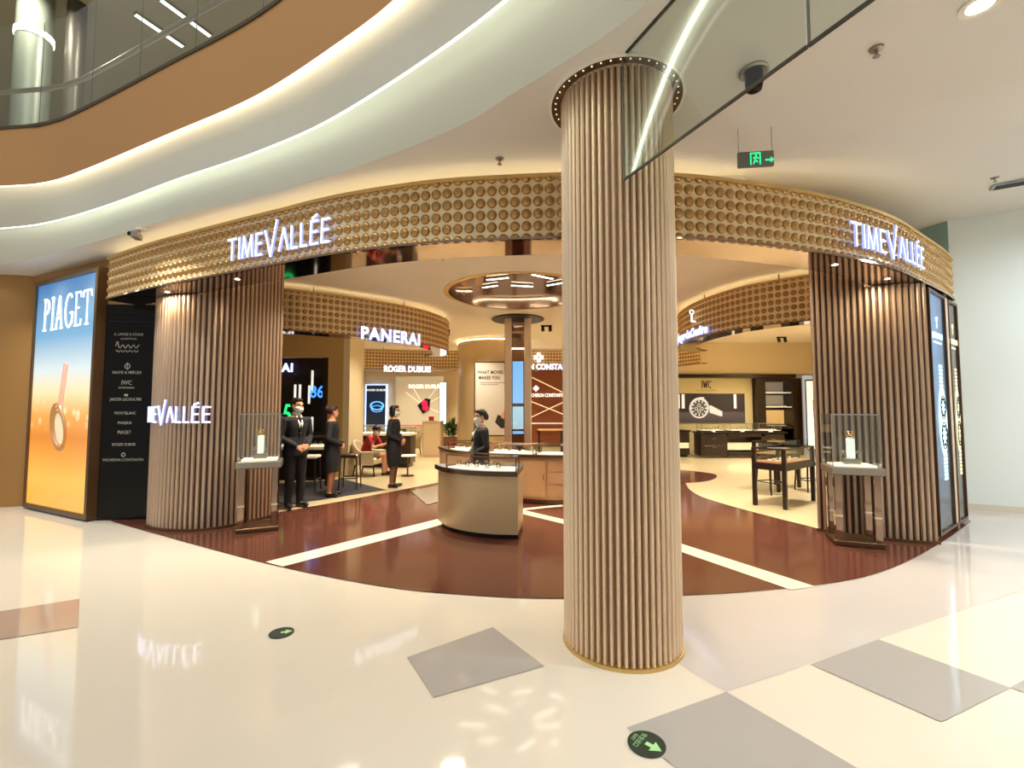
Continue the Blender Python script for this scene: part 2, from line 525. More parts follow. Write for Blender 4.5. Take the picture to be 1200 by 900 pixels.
# fascia curve, ceilings, bulkhead
FP = Path([(-5.70, 6.42), (-4.95, 6.0), (-4.27, 5.66), (-3.24, 5.18), (-2.5, 4.85), (-1.72, 4.51), (-.81, 4.24), (0, 4.13), (.77, 4.08), (1.48, 4.1), (2.16, 4.23), (2.95, 4.46), (3.54, 4.69), (4.27, 5.06), (5.1, 5.62), (5.75, 6.07), (6.25, 6.46)])
FZ0, FZ1 = 3.12, 3.69
L0 = Path([(-15, 8.6), (-10, 7.55), (-7.92, 7.0), (-5.75, 6.12), (-3.9, 5.24), (-2.71, 4.75), (-1.64, 4.25), (-.46, 3.55), (0, 3.15), (.43, 2.76), (.75, 2.4), (1.15, 1.6), (1.35, .5), (1.35, -2.5)])
L2 = Path([(-15, 7.3), (-10, 6.75), (-7.1, 6.27), (-6.2, 6.05), (-5.0, 5.55), (-3.7, 4.92), (-2.5, 4.37), (-1.44, 3.77), (-.05, 2.7), (.55, 1.9), (.88, .6), (.9, -2.5)])
L1 = Path([(-15, 6.9), (-10, 6.2), (-6.7, 5.87), (-5.98, 5.76), (-5.2, 5.45), (-3.67, 4.74), (-2.4, 4.14), (-1.37, 3.5), (-.76, 3.06), (-.1, 2.45), (.35, 1.6), (.62, .5), (.64, -2.5)])
CZ = 3.82
def foldd(x, y):
    return .636 * (x - 2.56) + .772 * (y - 3.73)
poly = [(p[0], p[1]) for p in L0.line(0, 0, 90)] + [(15, -2.5), (15, 3.5), (7.2, 7.46), (7.2, 10.35), (4.4, 10.35), (3.0, 6.6)] + [(p[0], p[1]) for p in reversed(FP.line(0, -.3, 60)) if p[0] < 2.3] + [(-5.9, 6.9), (-6.2, 7.6), (-15, 9.6)]
bm = bmesh.new()
vs = [bm.verts.new((p[0], p[1], CZ)) for p in poly]
es = [bm.edges.new((vs[i], vs[(i + 1) % len(vs)])) for i in range(len(vs))]
bmesh.ops.triangle_fill(bm, use_beauty=True, edges=es)
bmesh.ops.bisect_plane(bm, geom=bm.verts[:] + bm.edges[:] + bm.faces[:], plane_co=(2.56, 3.73, 0), plane_no=(.636, .772, 0))
for v in bm.verts:
    d = foldd(v.co.x, v.co.y)
    if d > 0: v.co.z = CZ + .15 * d
for f in bm.faces:
    if f.normal.z > 0: f.normal_flip()
me = bpy.data.meshes.new('ceiling'); bm.to_mesh(me); bm.free(); me.materials.append(CEIL)
o = bpy.data.objects.new('ceiling', me); COL.objects.link(o); struct(o)
# shop ceiling with the round recess
IZ = 3.9
bm = bmesh.new()
def loop(pts, z):
    v = [bm.verts.new((p[0], p[1], z)) for p in pts]
    return [bm.edges.new((v[i], v[(i + 1) % len(v)])) for i in range(len(v))]
DC = (.12, 9.1); DR = 1.4
outer = [(p[0], p[1]) for p in FP.line(0, -.42, 50)] + [(7.2, 9.4), (13, 9.6), (14, 22.5), (-14, 22.5), (-12, 9), (-5.9, 7)]
hole = [(DC[0] + DR * math.cos(2 * PI * i / 64), DC[1] + DR * math.sin(2 * PI * i / 64)) for i in range(64)]
e = loop(outer, IZ) + loop(hole, IZ)
bmesh.ops.triangle_fill(bm, use_beauty=True, edges=e)
for f in list(bm.faces):
    cxy = f.calc_center_median()
    if (cxy.x - DC[0]) ** 2 + (cxy.y - DC[1]) ** 2 < (DR * .97) ** 2: bm.faces.remove(f)
    elif f.normal.z > 0: f.normal_flip()
me = bpy.data.meshes.new('ceiling_1'); bm.to_mesh(me); bm.free(); me.materials.append(CEILI)
o = bpy.data.objects.new('ceiling_1', me); COL.objects.link(o); struct(o)
# bulkhead over the soffit
m = MB(); m.strip(FP.line(FZ0 + .012, -.42, 70), FP.line(IZ, -.42, 70))
struct(m.build('wall_front', CEILI, smooth=True))

m = MB(); sq = s_at_x(FP, 2.3); m.strip(FP.line(FZ1 + .03, -.135, 90, 0, sq), FP.line(4.0, -.135, 90, 0, sq))
struct(m.build('wall_front', CEIL, smooth=True))

# atrium tiers with hidden light strips
def tier(nm, path, z0, z1, off, mt):
    t = .03
    m = MB()
    m.grid([path.line(z0, off, 90), path.line(z1, off, 90), path.line(z1, off - t, 90), path.line(z0, off - t, 90), path.line(z0, off, 90)])
    return struct(m.build(nm, mt, smooth=True, auto=True))
m = MB(); m.grid([L0.line(CZ - .004, 0, 120), [tuple(Vector(a).lerp(Vector(b), .6) + Vector((0, 0, .05))) for a, b in zip(L0.line(CZ, 0, 120), L2.line(4.25, -.10, 120))], L2.line(4.25, -.10, 120), L2.line(4.26, 0, 120)]); struct(m.build('trim_1', COVE, smooth=True))
m = MB(); m.grid([L2.line(4.26, -.02, 120), L2.line(4.10, -.02, 120), L2.line(4.10, 0, 120), [tuple(Vector(a).lerp(Vector(b), .6) + Vector((0, 0, .05))) for a, b in zip(L2.line(4.12, 0, 120), L1.line(4.65, -.10, 120))], L1.line(4.65, -.10, 120), L1.line(4.66, 0, 120)]); struct(m.build('trim_3', COVE, smooth=True, auto=True))
tier('trim_5', L1, 4.50, 5.27, 0, GOLDBAND)
m = MB(); m.strip(L1.line(5.265, 0, 90), L1.line(5.265, -9, 90)); 
def led(nm, path, z, off, w=.03, h=.02, mt=None, n=90):
    m = MB()
    m.grid([path.line(z, off, n), path.line(z, off - w, n), path.line(z + h, off - w, n), path.line(z + h, off, n), path.line(z, off, n)])
    return struct(m.build(nm, mt or LED, smooth=False))
led('trim_6', L2, 4.225, -.045)
led('trim_7', L1, 4.615, -.05)
LINE = mat('led_diffuser', 'ffffff', .5, emit=(.96, 1, .9), es=1.6)
led('trim_8', L2, 4.093, -.002, .016, .008, LINE)
led('trim_9', L1, 4.493, -.004, .02, .008, LINE)

# upper gallery seen through the balustrade
struct(MB().box((-14.3, 10.9, 10.2), (27, 9.6, .1)).build('ceiling_2', mat('gallery_ceiling', '9a937a', .7)))
struct(MB().box((-14.3, 15.5, 7.7), (27, .2, 5)).build('wall_upper', mat('gallery_wall', '8a8064', .7)))
struct(MB().box((-.9, 11, 7.7), (.2, 9.0, 5)).build('wall_upper', mat('gallery_wall', '8a8064', .7)))

# walls of the mall
def wall(nm, p, q, z0, z1, mt, t=.15, side=1):
    p, q = Vector(p), Vector(q); d = (q - p).normalized(); n = Vector((-d.y, d.x)) * t * side
    return struct(MB().prism([p, q, q + n, p + n], z0, z1).build(nm, mt))
wall('wall_right', (7.2, 7.46), (15, 3.5), 0, 5.6, WALLW)
wall('wall_right', (7.2, 7.46), (7.2, 10.5), 0, 5.6, mat('teal_wall_paint', '9fc0bd', .6), side=-1)
wall('wall_right', (3.5, 10.3), (7.3, 10.3), 3.95, 5.6, mat('teal_wall_paint', '9fc0bd', .6))
wall('baseboard_right', (7.21, 7.445), (15, 3.485), 0, .09, mat('skirting_stone', 'd9d2c0', .3), t=-.012)
lw = Path([(-15, 7.7), (-10, 7.6), (-8.5, 7.55), (-8.1, 7.62), (-7.9, 7.75)])
m = MB(); m.strip(lw.line(0, 0, 40), lw.line(3.9, 0, 40)); struct(m.build('wall_left', WALLL, smooth=True))
wall('wall_left', (-8.0, 7.62), (-5.9, 6.7), 3.66, 3.9, WALLL)
# shop walls
wall('wall_left', (-6.2, 7.0), (-9.5, 12.0), 0, 3.9, WALLB)
wall('wall_left', (-9.5, 12), (-11, 22), 0, 3.9, WALLB)
wall('wall_back', (-12, 20.6), (13, 20.6), 0, 3.9, WALLB)
wall('wall_right', (6.3, 7.0), (11.5, 16.6), 0, 3.9, WALLB, side=-1)

# ------------------------------------------------------------------ gold dimpled fascias
def fascia(name, label, path, z0, z1, rows, depth, s0=0.0, s1=None, r=.047, soffit=.40, lit=True):
    p0, d, n = path.at(path.L / 2)
    t = thing(name, label, 'fascia', (p0.x, p0.y, z0))
    s1 = path.L if s1 is None else s1
    N = max(int((s1 - s0) / .12), 8)
    m = MB()
    rowsv = [path.line(z0, 0, N, s0, s1), path.line(z1, 0, N, s0, s1)]
    m.grid(rowsv)
    pitch = (z1 - z0) / rows
    k = int((s1 - s0) / (pitch * .93))
    m.m = 1
    for i in range(k):
        s = s0 + (i + .5) * (s1 - s0) / k
        for j in range(rows + 1):
            zz = z0 + (j + (.5 if rows * pitch < .1 else .45)) * pitch - pitch * .25
            zz = z0 + pitch * (j + .15)
            rr = r
            vs = []
            for q, (fr, h) in enumerate(((1, .0), (.9, .55), (.55, .92))):
                for a in range(12):
                    ang = 2 * PI * a / 12
                    uz = zz + rr * fr * math.sin(ang)
                    uz = min(max(uz, z0), z1)
                    p, d, nn = path.at(s + rr * fr * math.cos(ang), .001 + h * rr * .6)
                    vs.append((p.x, p.y, uz))
            p, d, nn = path.at(s, .001 + rr * .6)
            vs.append((p.x, p.y, min(max(zz, z0), z1)))
            fs = []
            for q in range(2):
                for a in range(12):
                    b = (a + 1) % 12
                    fs.append((q * 12 + a, q * 12 + b, q * 12 + 12 + b, q * 12 + 12 + a))
            for a in range(12):
                fs.append((24 + a, 24 + (a + 1) % 12, 36))
            m.add(vs, fs)
    body = m.build('dimpled_face', [GOLD, GOLDD], t, world=True, smooth=True)
    body.data['pattern'] = 1
    m = MB()
    m.grid([path.line(z1 + .0, .035, N, s0, s1), path.line(z1 + .035, .035, N, s0, s1), path.line(z1 + .035, -.03, N, s0, s1), path.line(z1, -.03, N, s0, s1), path.line(z1, .035, N, s0, s1)])
    m.build('top_trim', GOLDT, t, world=True, smooth=True, auto=True)
    m = MB()
    m.grid([path.line(z0, .03, N, s0, s1), path.line(z0 - .0, -soffit, N, s0, s1), path.line(z0 + .02, -soffit, N, s0, s1), path.line(z0 + .02, .03, N, s0, s1), path.line(z0, .03, N, s0, s1)])
    m.build('mirror_soffit', MIRROR, t, world=True, smooth=True, auto=True)
    m = MB()
    for s in (s0, s1):
        a, d, nn = path.at(s, .0); b, _, _ = path.at(s, -.05)
        m.add([(a.x, a.y, z0), (b.x, b.y, z0), (b.x, b.y, z1), (a.x, a.y, z1)], [(0, 1, 2, 3)])
    m.strip(path.line(z0 + .02, -.05, N, s0, s1), path.line(z1, -.05, N, s0, s1))
    m.build('back_panel', GOLDT, t, world=True)
    if soffit < .39:
        for f in (.2, .5, .8):
            a, d, nn = path.at(s0 + (s1 - s0) * f, -.04); m = MB(); m.tube((a.x, a.y, z1 - .06), (a.x, a.y, 3.905), .012, n=8); m.build('suspension_rod', SATIN, t, world=True)
    if lit:
        m = MB()
        m.grid([path.line(z1 + .002, -.10, N, s0, s1), path.line(z1 + .03, -.10, N, s0, s1), path.line(z1 + .03, -.07, N, s0, s1), path.line(z1 + .002, -.07, N, s0, s1), path.line(z1 + .002, -.10, N, s0, s1)])
        m.build('light_strip', LEDW, t, world=True)
    return t
fascia('entrance_fascia', 'long curved gold dimpled fascia over the shop front, carrying the white lit letters', FP, FZ0, FZ1, 5, .02)
PB = Path([(-4.9, 8.15), (-4.2, 8.35), (-3.6, 8.68), (-3.03, 9.1), (-2.45, 9.6), (-1.95, 10.25), (-1.68, 10.95), (-1.62, 11.5), (-1.75, 12.1), (-2.1, 12.6)])
fascia('booth_fascia', 'gold dimpled band inside the shop at left, curving round its lit white sign', PB, 3.02, 3.76, 6, .02, soffit=.35)
JB = Path([(4.6, 11.6), (4.15, 11.2), (3.88, 10.6), (3.80, 9.9), (3.86, 9.1), (4.1, 8.35), (4.45, 7.85), (4.95, 7.42), (5.4, 7.1)])
fascia('booth_fascia', 'gold dimpled band inside the shop at right, above the dark display table', JB, 3.03, 3.76, 6, .02, soffit=.35)
BB = Path([(-7.2, 15.2), (-5.6, 16.6), (-3.6, 17.2), (-1.5, 17.3), (.2, 17.2), (1.6, 17.2), (3.4, 17.4), (4.9, 16.4), (5.6, 15.4), (6.0, 14.6)])
fascia('booth_fascia', 'farthest gold dimpled band along the back of the shop behind the round pillar', BB, 3.05, 3.76, 6, .02, soffit=.3)

# ------------------------------------------------------------------ slatted curved walls
def under(p):
    # the part that stands under the fascia soffit stops below it
    return min((p - q).length for q in FP.p) < .47
def slat_wall(label, path, z0, z1, pitch=.064):
    p0, d, n = path.at(path.L / 2)
    t = thing('slatted_wall', label, 'slatted wall', (p0.x, p0.y, 0))
    k = int(path.L / pitch)
    m = MB()
    for i in range(k):
        s = (i + .5) * path.L / k
        sec = []
        for u, w in ((-.021, 0), (-.021, .02), (-.013, .034), (.013, .034), (.021, .02), (.021, 0)):
            p, d, n = path.at(s + u, w)
            sec.append((p.x, p.y))
        m.prism(sec, z0, 3.112 if under(path.at(s)[0]) else z1)
    m.build('slat_cladding', SLAT, t, world=True)
    m = MB()
    tp = [3.112 if under(Vector(p[:2])) else z1 for p in path.line(0, 0, 60)]
    A, B = path.line(z0, 0, 60), path.line(z0, -.05, 60)
    m.grid([A, [(p[0], p[1], z) for p, z in zip(A, tp)], [(p[0], p[1], z) for p, z in zip(B, tp)], B])
    m.build('backing', SLATB, t, world=True)
    m = MB()
    m.grid([path.line(0, .05, 60), path.line(z0, .05, 60), path.line(z0, -.05, 60), path.line(0, -.05, 60)])
    m.build('plinth', BRONZE, t, world=True)
    return t
LS = Path([(-5.08, 7.3), (-5.13, 6.95), (-5.08, 6.62), (-4.92, 6.35), (-4.66, 6.17), (-4.35, 6.08), (-4.05, 6.1), (-3.82, 6.3), (-3.66, 6.62), (-3.52, 7.0)])
slat_wall('bronze slatted curved wall beside the black directory panel, a lit white sign across it', LS, .04, 3.9)
RS = Path([(4.0, 6.12), (4.12, 5.96), (4.3, 5.80), (4.58, 5.64), (4.82, 5.55), (5.02, 5.53)])
slat_wall('bronze slatted curved wall between the dark display table and the blue watch poster', RS, .04, 3.9)

# ================================================================== signs and lightboxes
def emit_grad(name, stops, z0, z1, strength=1.0, bokeh=None, side=None):
    # a backlit printed film: colours run up the sheet
    m = bpy.data.materials.new(name); m.use_nodes = True
    nt = m.node_tree; b = nt.nodes['Principled BSDF']
    tc = nt.nodes.new('ShaderNodeTexCoord'); sp = nt.nodes.new('ShaderNodeSeparateXYZ')
    nt.links.new(tc.outputs['Object'], sp.inputs[0])
    mr = nt.nodes.new('ShaderNodeMapRange')
    mr.inputs[1].default_value = z0; mr.inputs[2].default_value = z1
    nt.links.new(sp.outputs[2], mr.inputs[0])
    rp = nt.nodes.new('ShaderNodeValToRGB')
    while len(rp.color_ramp.elements) < len(stops):
        rp.color_ramp.elements.new(.5)
    for e, (p, c) in zip(rp.color_ramp.elements, stops):
        e.position = p; e.color = (*hx(c), 1)
    nt.links.new(mr.outputs[0], rp.inputs[0])
    col = rp.outputs[0]
    if bokeh:
        lo, hi, cc, sc = bokeh
        vo = nt.nodes.new('ShaderNodeTexVoronoi'); vo.inputs['Scale'].default_value = sc
        nt.links.new(tc.outputs['Object'], vo.inputs['Vector'])
        k = nt.nodes.new('ShaderNodeMapRange'); k.inputs[1].default_value = .42; k.inputs[2].default_value = .22
        nt.links.new(vo.outputs['Distance'], k.inputs[0])
        w1 = nt.nodes.new('ShaderNodeMapRange'); w1.inputs[1].default_value = lo; w1.inputs[2].default_value = (lo + hi) / 2
        w2 = nt.nodes.new('ShaderNodeMapRange'); w2.inputs[1].default_value = hi; w2.inputs[2].default_value = (lo + hi) / 2
        nt.links.new(sp.outputs[2], w1.inputs[0]); nt.links.new(sp.outputs[2], w2.inputs[0])
        mu = nt.nodes.new('ShaderNodeMath'); mu.operation = 'MULTIPLY'
        mu2 = nt.nodes.new('ShaderNodeMath'); mu2.operation = 'MULTIPLY'
        nt.links.new(w1.outputs[0], mu.inputs[0]); nt.links.new(w2.outputs[0], mu.inputs[1])
        nt.links.new(mu.outputs[0], mu2.inputs[0]); nt.links.new(k.outputs[0], mu2.inputs[1])
        mx = nt.nodes.new('ShaderNodeMix'); mx.data_type = 'RGBA'; mx.inputs[7].default_value = (*hx(cc), 1)
        nt.links.new(mu2.outputs[0], mx.inputs[0]); nt.links.new(col, mx.inputs[6]); col = mx.outputs[2]
    if side:
        x0, x1, c2 = side
        ms = nt.nodes.new('ShaderNodeMapRange'); ms.inputs[1].default_value = x0; ms.inputs[2].default_value = x1
        nt.links.new(sp.outputs[0], ms.inputs[0])
        mx = nt.nodes.new('ShaderNodeMix'); mx.data_type = 'RGBA'; mx.inputs[7].default_value = (*hx(c2), 1)
        nt.links.new(ms.outputs[0], mx.inputs[0]); nt.links.new(col, mx.inputs[6]); col = mx.outputs[2]
    nt.links.new(col, b.inputs['Emission Color']); b.inputs['Emission Strength'].default_value = strength
    b.inputs['Base Color'].default_value = (.02, .02, .02, 1); b.inputs['Roughness'].default_value = .15
    return m
def torus(mb, c, R, r, n=24, k=8, M=None, sx=1.0, sy=1.0):
    vs = []
    for i in range(n):
        t = 2 * PI * i / n
        for j in range(k):
            q = 2 * PI * j / k
            p = Vector(((R + r * math.cos(q)) * math.cos(t) * sx, (R + r * math.cos(q)) * math.sin(t) * sy, r * math.sin(q)))
            if M is not None: p = M @ p
            vs.append(p + Vector(c))
    return mb.add(vs, [(i * k + j, ((i + 1) % n) * k + j, ((i + 1) % n) * k + (j + 1) % k, i * k + (j + 1) % k) for i in range(n) for j in range(k)])
XZ = Matrix.Rotation(PI / 2, 3, 'X')       # lays flat letters or rings upright, facing -y
def lightbox(name, label, cat, a, b, z0, z1, face, fw=.07, th=.12, frame=None):
    a, b = Vector(a), Vector(b); d = b - a; L = d.length
    t = thing(name, label, cat, ((a.x + b.x) / 2, (a.y + b.y) / 2, 0), math.atan2(d.y, d.x))
    m = MB()
    m.box((0, th / 2, (z0 + z1) / 2), (L - .01, th - .02, z1 - z0 - .01))
    zc = (z0 + z1) / 2; h = z1 - z0
    m.box((-L / 2 + fw / 2, th / 2 - .02, zc), (fw, th, h)); m.box((L / 2 - fw / 2, th / 2 - .02, zc), (fw, th, h))
    m.box((0, th / 2 - .02, z0 + fw / 2), (L - 2 * fw, th, fw)); m.box((0, th / 2 - .02, z1 - fw / 2), (L - 2 * fw, th, fw))
    m.build('frame', frame or BRONZE, t)
    m = MB(); m.box((0, .006, zc), (L - 2 * fw, .012, h - 2 * fw)); m.build('printed_film', face, t)
    return t, L
def letters_on(t, name, s, z, cap, m, x=0.0, y=-.004, xs=1.0, wgt=.06, gap=.1, ext=.006, font=False, shear=0.0, bold=0.0, spacing=1.0):
    if font:
        vs, fs = text_mesh(s, cap / .72, ext / 2, xs, bold, shear, spacing)
        vs = [(p[0], p[1], p[2] + ext / 2) for p in vs]
    else:
        vs, fs, w = stroke_text(s, cap, wgt, ext, gap, xs)
    mb = MB(); mb.add([(x + p[0], y - p[2], z + p[1]) for p in vs], fs)
    return mb.build(name, m, t)

# big beach-and-watch poster on the left
face = emit_grad('poster_sunset', [(0, 'e8a238'), (.12, 'f4b44c'), (.30, 'd98024'), (.40, 'e9a24a'), (.50, 'f1d9a6'), (.60, 'cfdcdc'), (.75, '6aa3c8'), (1, '2a6ea8')], .1, 3.6, 1.0, bokeh=(1.25, 1.85, 'f8d9a0', 5.5))
t, L = lightbox('poster_lightbox', 'tall lit advertising lightbox of a jewelled watch under a blue to orange sky', 'lightbox', (-7.83, 7.49), (-5.97, 6.575), .03, 3.66, face)
letters_on(t, 'lettering', 'piaget', 2.83, .52, mat('film_white', 'ffffff', .4, emit='fff6ea', es=1.0), x=.08, wgt=.055, gap=.12, xs=1.10)
m = MB()
R = Matrix.Rotation(math.radians(-22), 3, 'Y')
for k in range(3):
    torus(m, (.02 + .02 * k, -.008, 1.32 - .02 * k), .33 - .035 * k, .02, 40, 6, R @ XZ, .66, 1.1)
m.build('watch_case', mat('film_rose_gold', '8a5f38', .3, emit='9c6d40', es=.7), t)
m = MB(); m.ell((.04, -.006, 1.29), (.13, .006, .25), 24, 10, R); m.build('watch_dial', mat('film_dial', 'c9b896', .3, emit='dccdaa', es=.55), t)
m = MB()
for k in range(22):
    f = k / 21
    for q in (-1, 0, 1):
        p = Vector((q * .06, -.006, .34 + f * .62)); p = Matrix.Rotation(math.radians(11), 3, 'Y') @ p
        m.ell((p.x - .02, -.006, p.z + 1.32), (.028, .005, .017), 8, 5)
m.build('bracelet', mat('film_bracelet', 'b98a78', .3, emit='c08c78', es=.7), t)

# black directory panel
a, b = Vector((-5.92, 6.66)), Vector((-5.02, 6.74)); d = b - a
t = thing('directory_panel', 'black glass directory panel listing shop names between the sunset poster and slatted wall', 'directory', ((a.x + b.x) / 2, (a.y + b.y) / 2, 0), math.atan2(d.y, d.x))
MB().box((0, .05, 1.56), (d.length, .09, 3.12)).build('glass_board', BLACK, t)
m = MB(); m.box((0, -.003, 2.86), (d.length, .02, .02)); m.box((0, -.003, 2.98), (d.length, .02, .012)); m.build('rail', DARKM, t)
rows = [('A. LANGE & SÖHNE', 2.66, .04), ('GLASHÜTTE I/SA', 2.60, .026), ('BAUME & MERCIER', 2.10, .042), ('IWC', 1.94, .065), ('SCHAFFHAUSEN', 1.885, .026), ('JAEGER-LECOULTRE', 1.71, .042),
        ('MONTBLANC', 1.51, .042), ('PANERAI', 1.37, .042), ('PIAGET', 1.23, .05), ('ROGER DUBUIS', 1.06, .04), ('VACHERON CONSTANTIN', .84, .04)]
DIRL = mat('directory_letter', '8f8a80', .4, emit='8d877c', es=.08)
for s, z, c in rows:
    letters_on(t, 'lettering', s, z, c, DIRL, x=-.13, font=True, ext=.003, xs=.82)
m = MB()
torus(m, (-.13, -.003, 2.21), .035, .006, 16, 5, XZ); m.box((-.13, -.004, 2.21), (.008, .006, .11)); m.build('logo', DIRL, t); m = MB()
pts = [(-.3 + .013 * i, -.004, 2.50 + .025 * math.sin(i * 1.1) + (.05 if i in (1, 2) else 0)) for i in range(26)]
m.path_tube(pts, .006, 5); m.build('script_line', DIRL, t); m = MB()
m.path_tube([(-.3 + .016 * i, -.004, 2.43 + .015 * math.sin(i * 1.7)) for i in range(20)], .005, 5); m.build('script_line', DIRL, t); m = MB()
m.box((-.13, -.004, 1.79), (.05, .004, .03)); m.build('logo', DIRL, t); m = MB(); torus(m, (-.13, -.003, .93), .025, .007, 12, 5, XZ)
m.build('logo', DIRL, t)

# entrance letters
def shop_sign(label, path, s_mid, z, off, s, cap, mt=SIGNW, wgt=.085, ext=.03, gap=.1, xs=1.0, font=False, bold=0, shear=0, spacing=1.0, group=None, width=None):
    if font:
        vs, fs = text_mesh(s, cap / .72, ext / 2, xs, bold, shear, spacing); vs = [(p[0], p[1], p[2] + ext / 2) for p in vs]
    else:
        vs, fs, w = stroke_text(s, cap, wgt, ext, gap, xs, width)
    p, d, n = path.at(s_mid, off)
    t = thing('sign', label, 'sign', (p.x, p.y, z), 0, group)
    mb = MB(); mb.add(on_path(vs, path, s_mid, z, off), fs); mb.mi = [0 if sum(vs[i][2] for i in f) / len(f) > ext * .9 else 1 for f in fs]
    mb.build('lettering', [mt, SIGNB if mt is SIGNW else mt], t, world=True)
    # stand-off returns behind the letters
    mb = MB()
    us = sorted(v[0] for v in vs); lo, hi = us[0], us[-1]
    for f in (.12, .88):
        mb = MB()
        u = lo + (hi - lo) * f
        a, d, n = path.at(s_mid + u, off + .004); b2, _, _ = path.at(s_mid + u, -.04)
        mb.tube((a.x, a.y, z + cap * .5), (b2.x, b2.y, z + cap * .5), .006, n=6)
        mb.build('stand_off', SATIN, t, world=True)
    return t
TV = 'TIMEVALLÉE'
shop_sign('white lit lettering on the entrance fascia above the slatted wall by the sunset poster', FP, s_at_x(FP, -2.47), 3.225, .075, TV, .245, wgt=.085, ext=.022, width=1.50)
shop_sign('white lit lettering on the entrance fascia above the slatted wall by the blue poster', FP, s_at_x(FP, 4.08), 3.225, .075, TV, .245, wgt=.085, ext=.022, width=1.64)
shop_sign('white lit lettering set across the slatted wall by the sunset poster at eye level', LS, s_at_x(LS, -3.99) - .57, 1.41, .05, TV, .21, wgt=.10, ext=.02, width=1.14)
shop_sign('white lit lettering on the dimpled band inside the shop at left', PB, s_at_x(PB, -2.52), 2.98, .09, 'PANERAI', .245, wgt=.16, font=True, bold=.010, xs=.92, spacing=1.12)
shop_sign('white lit lettering on the far band left of the round gold column', BB, s_at_x(BB, -3.85), 2.98, .08, 'ROGER DUBUIS', .22, font=True, bold=.012, xs=.78, spacing=1.05)
ts = shop_sign('white lit lettering on the far band right of the screen column', BB, s_at_x(BB, .95), 3.07, .08, 'VACHERON CONSTANTIN', .22, font=True, bold=.008, xs=.78)
p, d, n = BB.at(s_at_x(BB, 1.0), .1)
m = MB()
for k in range(4):
    a = k * PI / 2
    m.box((p.x + .11 * math.cos(a), p.y, 3.52 + .11 * math.sin(a)), (.13, .03, .13)); 
m.build('logo', SIGNW, ts, world=True)
JS = JB.s[min(range(len(JB.p)), key=lambda i: abs(JB.p[i].y - 9.55))]
ts = shop_sign('slanted white lit lettering at the left end of the right-hand inner band', JB, JS, 3.08, .09, 'Jaeger-LeCoultre', .17, font=True, shear=.35, bold=.008, xs=.8)
p, d, n = JB.at(JS + .1, .09)
m = MB(); m.box((p.x, p.y, 3.48), (.03, .03, .14)); torus(m, (p.x, p.y, 3.60), .04, .012, 14, 6, XZ); m.box((p.x + .04, p.y, 3.40), (.1, .03, .03)); m.build('logo', SIGNW, ts, world=True)

# watch posters round the right corner
def watch_poster(label, a, b, face, wcol, wz, es):
    t, L = lightbox('poster_lightbox', label, 'lightbox', a, b, .05, 3.1, face, fw=.035, th=.08, frame=BRONZE)
    wm = mat('film_watch_' + wcol, wcol, .4, emit=wcol, es=es)
    ln = mat('film_line', '16202c', .5)
    letters_on(t, 'lettering', 'JAEGER-LECOULTRE', 2.50, .065, wm, x=-.02, font=True, xs=.62, bold=.004, shear=.15, ext=.004)
    MB().box((-.02, -.004, 2.44), (.4 * L / .86, .004, .02)).build('underline', wm, t); m = MB(); m.box((-.02, -.004, 2.68), (.02, .004, .1)); torus(m, (-.02, -.004, 2.75), .025, .007, 12, 5, XZ); m.build('logo', wm, t)
    m = MB(); x0 = .06 * L / .86
    sx = L / .86
    for k in range(7):
        m.box((x0 + .0, -.004, wz + .42 + .05 * k), (.15 * sx, .006, .035))
        m.box((x0 + .03, -.004, wz - .42 - .05 * k), (.15 * sx, .006, .035))
    m.add([(x0 + .2 * sx * math.cos(2 * PI * i / 28), -.008, wz + .02 + .44 * math.sin(2 * PI * i / 28)) for i in range(28)] + [(x0 + .2 * sx * math.cos(2 * PI * i / 28), -.002, wz + .02 + .44 * math.sin(2 * PI * i / 28)) for i in range(28)],
          [tuple(range(28))] + [(i, (i + 1) % 28, 28 + (i + 1) % 28, 28 + i) for i in range(28)])
    m.build('watch_case', wm, t)
    m = MB()
    for zz, r in ((wz + .19, .15), (wz - .17, .17)):
        torus(m, (x0, -.012, zz), r * .8, .006, 24, 5, XZ, sx, 1.25)
        for k in range(10):
            a_ = 2 * PI * k / 10
            m.box((x0 + r * .55 * sx * math.cos(a_), -.012, zz + r * .7 * math.sin(a_)), (.03 * sx, .006, .03), M=Matrix.Rotation(-a_, 3, 'Y'))
    m.build('dial_marking', ln, t)
    return t
face = emit_grad('poster_blue', [(0, '10202c'), (.35, '24598c'), (.8, '3173b4'), (1, '2f66a4')], .1, 3.1, .85, side=(-.15, .42, '10151f'))
watch_poster('tall blue lit watch poster next to the bronze slatted wall', (5.16, 5.66), (5.84, 6.17), face, 'c8f0f2', 1.42, 1.3)
face = emit_grad('poster_brown', [(0, '17100d'), (.6, '3a2a22'), (1, '2a211c')], .1, 3.1, .5)
watch_poster('narrow dark brown lit watch poster beyond the blue one, beside the pale wall', (6.0, 6.29), (6.42, 6.60), face, 'e6dcb0', 1.42, 1.0)
t = thing('corner_post', 'slim bronze post between the blue and the brown watch posters', 'post', (5.92, 6.24, 0), math.atan2(.51, .68))
MB().bbox((0, .03, 1.56), (.14, .1, 3.12), .012).build('shaft', CHAMP, t); MB().box((0, .03, .04), (.16, .12, .08)).build('foot_plate', BRONZE, t)
m = MB(); 
t = thing('wall_notice', 'small pink and cream notice on the wall edge beyond the brown poster', 'notice', (7.2, 7.62, 1.2), PI / 2)
MB().box((-.06, .016, .42), (.26, .02, .85)).build('board', mat('notice_paper', 'cdbfa2', .6), t)
MB().box((-.06, .028, .66), (.24, .006, .3)).build('heading', mat('notice_pink', 'c2857c', .6), t)
t = thing('wall_plate', 'pale socket plate low on the mint wall at far right', 'socket plate', (8.1, 6.995, .38), math.atan2(-3.96, 7.8))
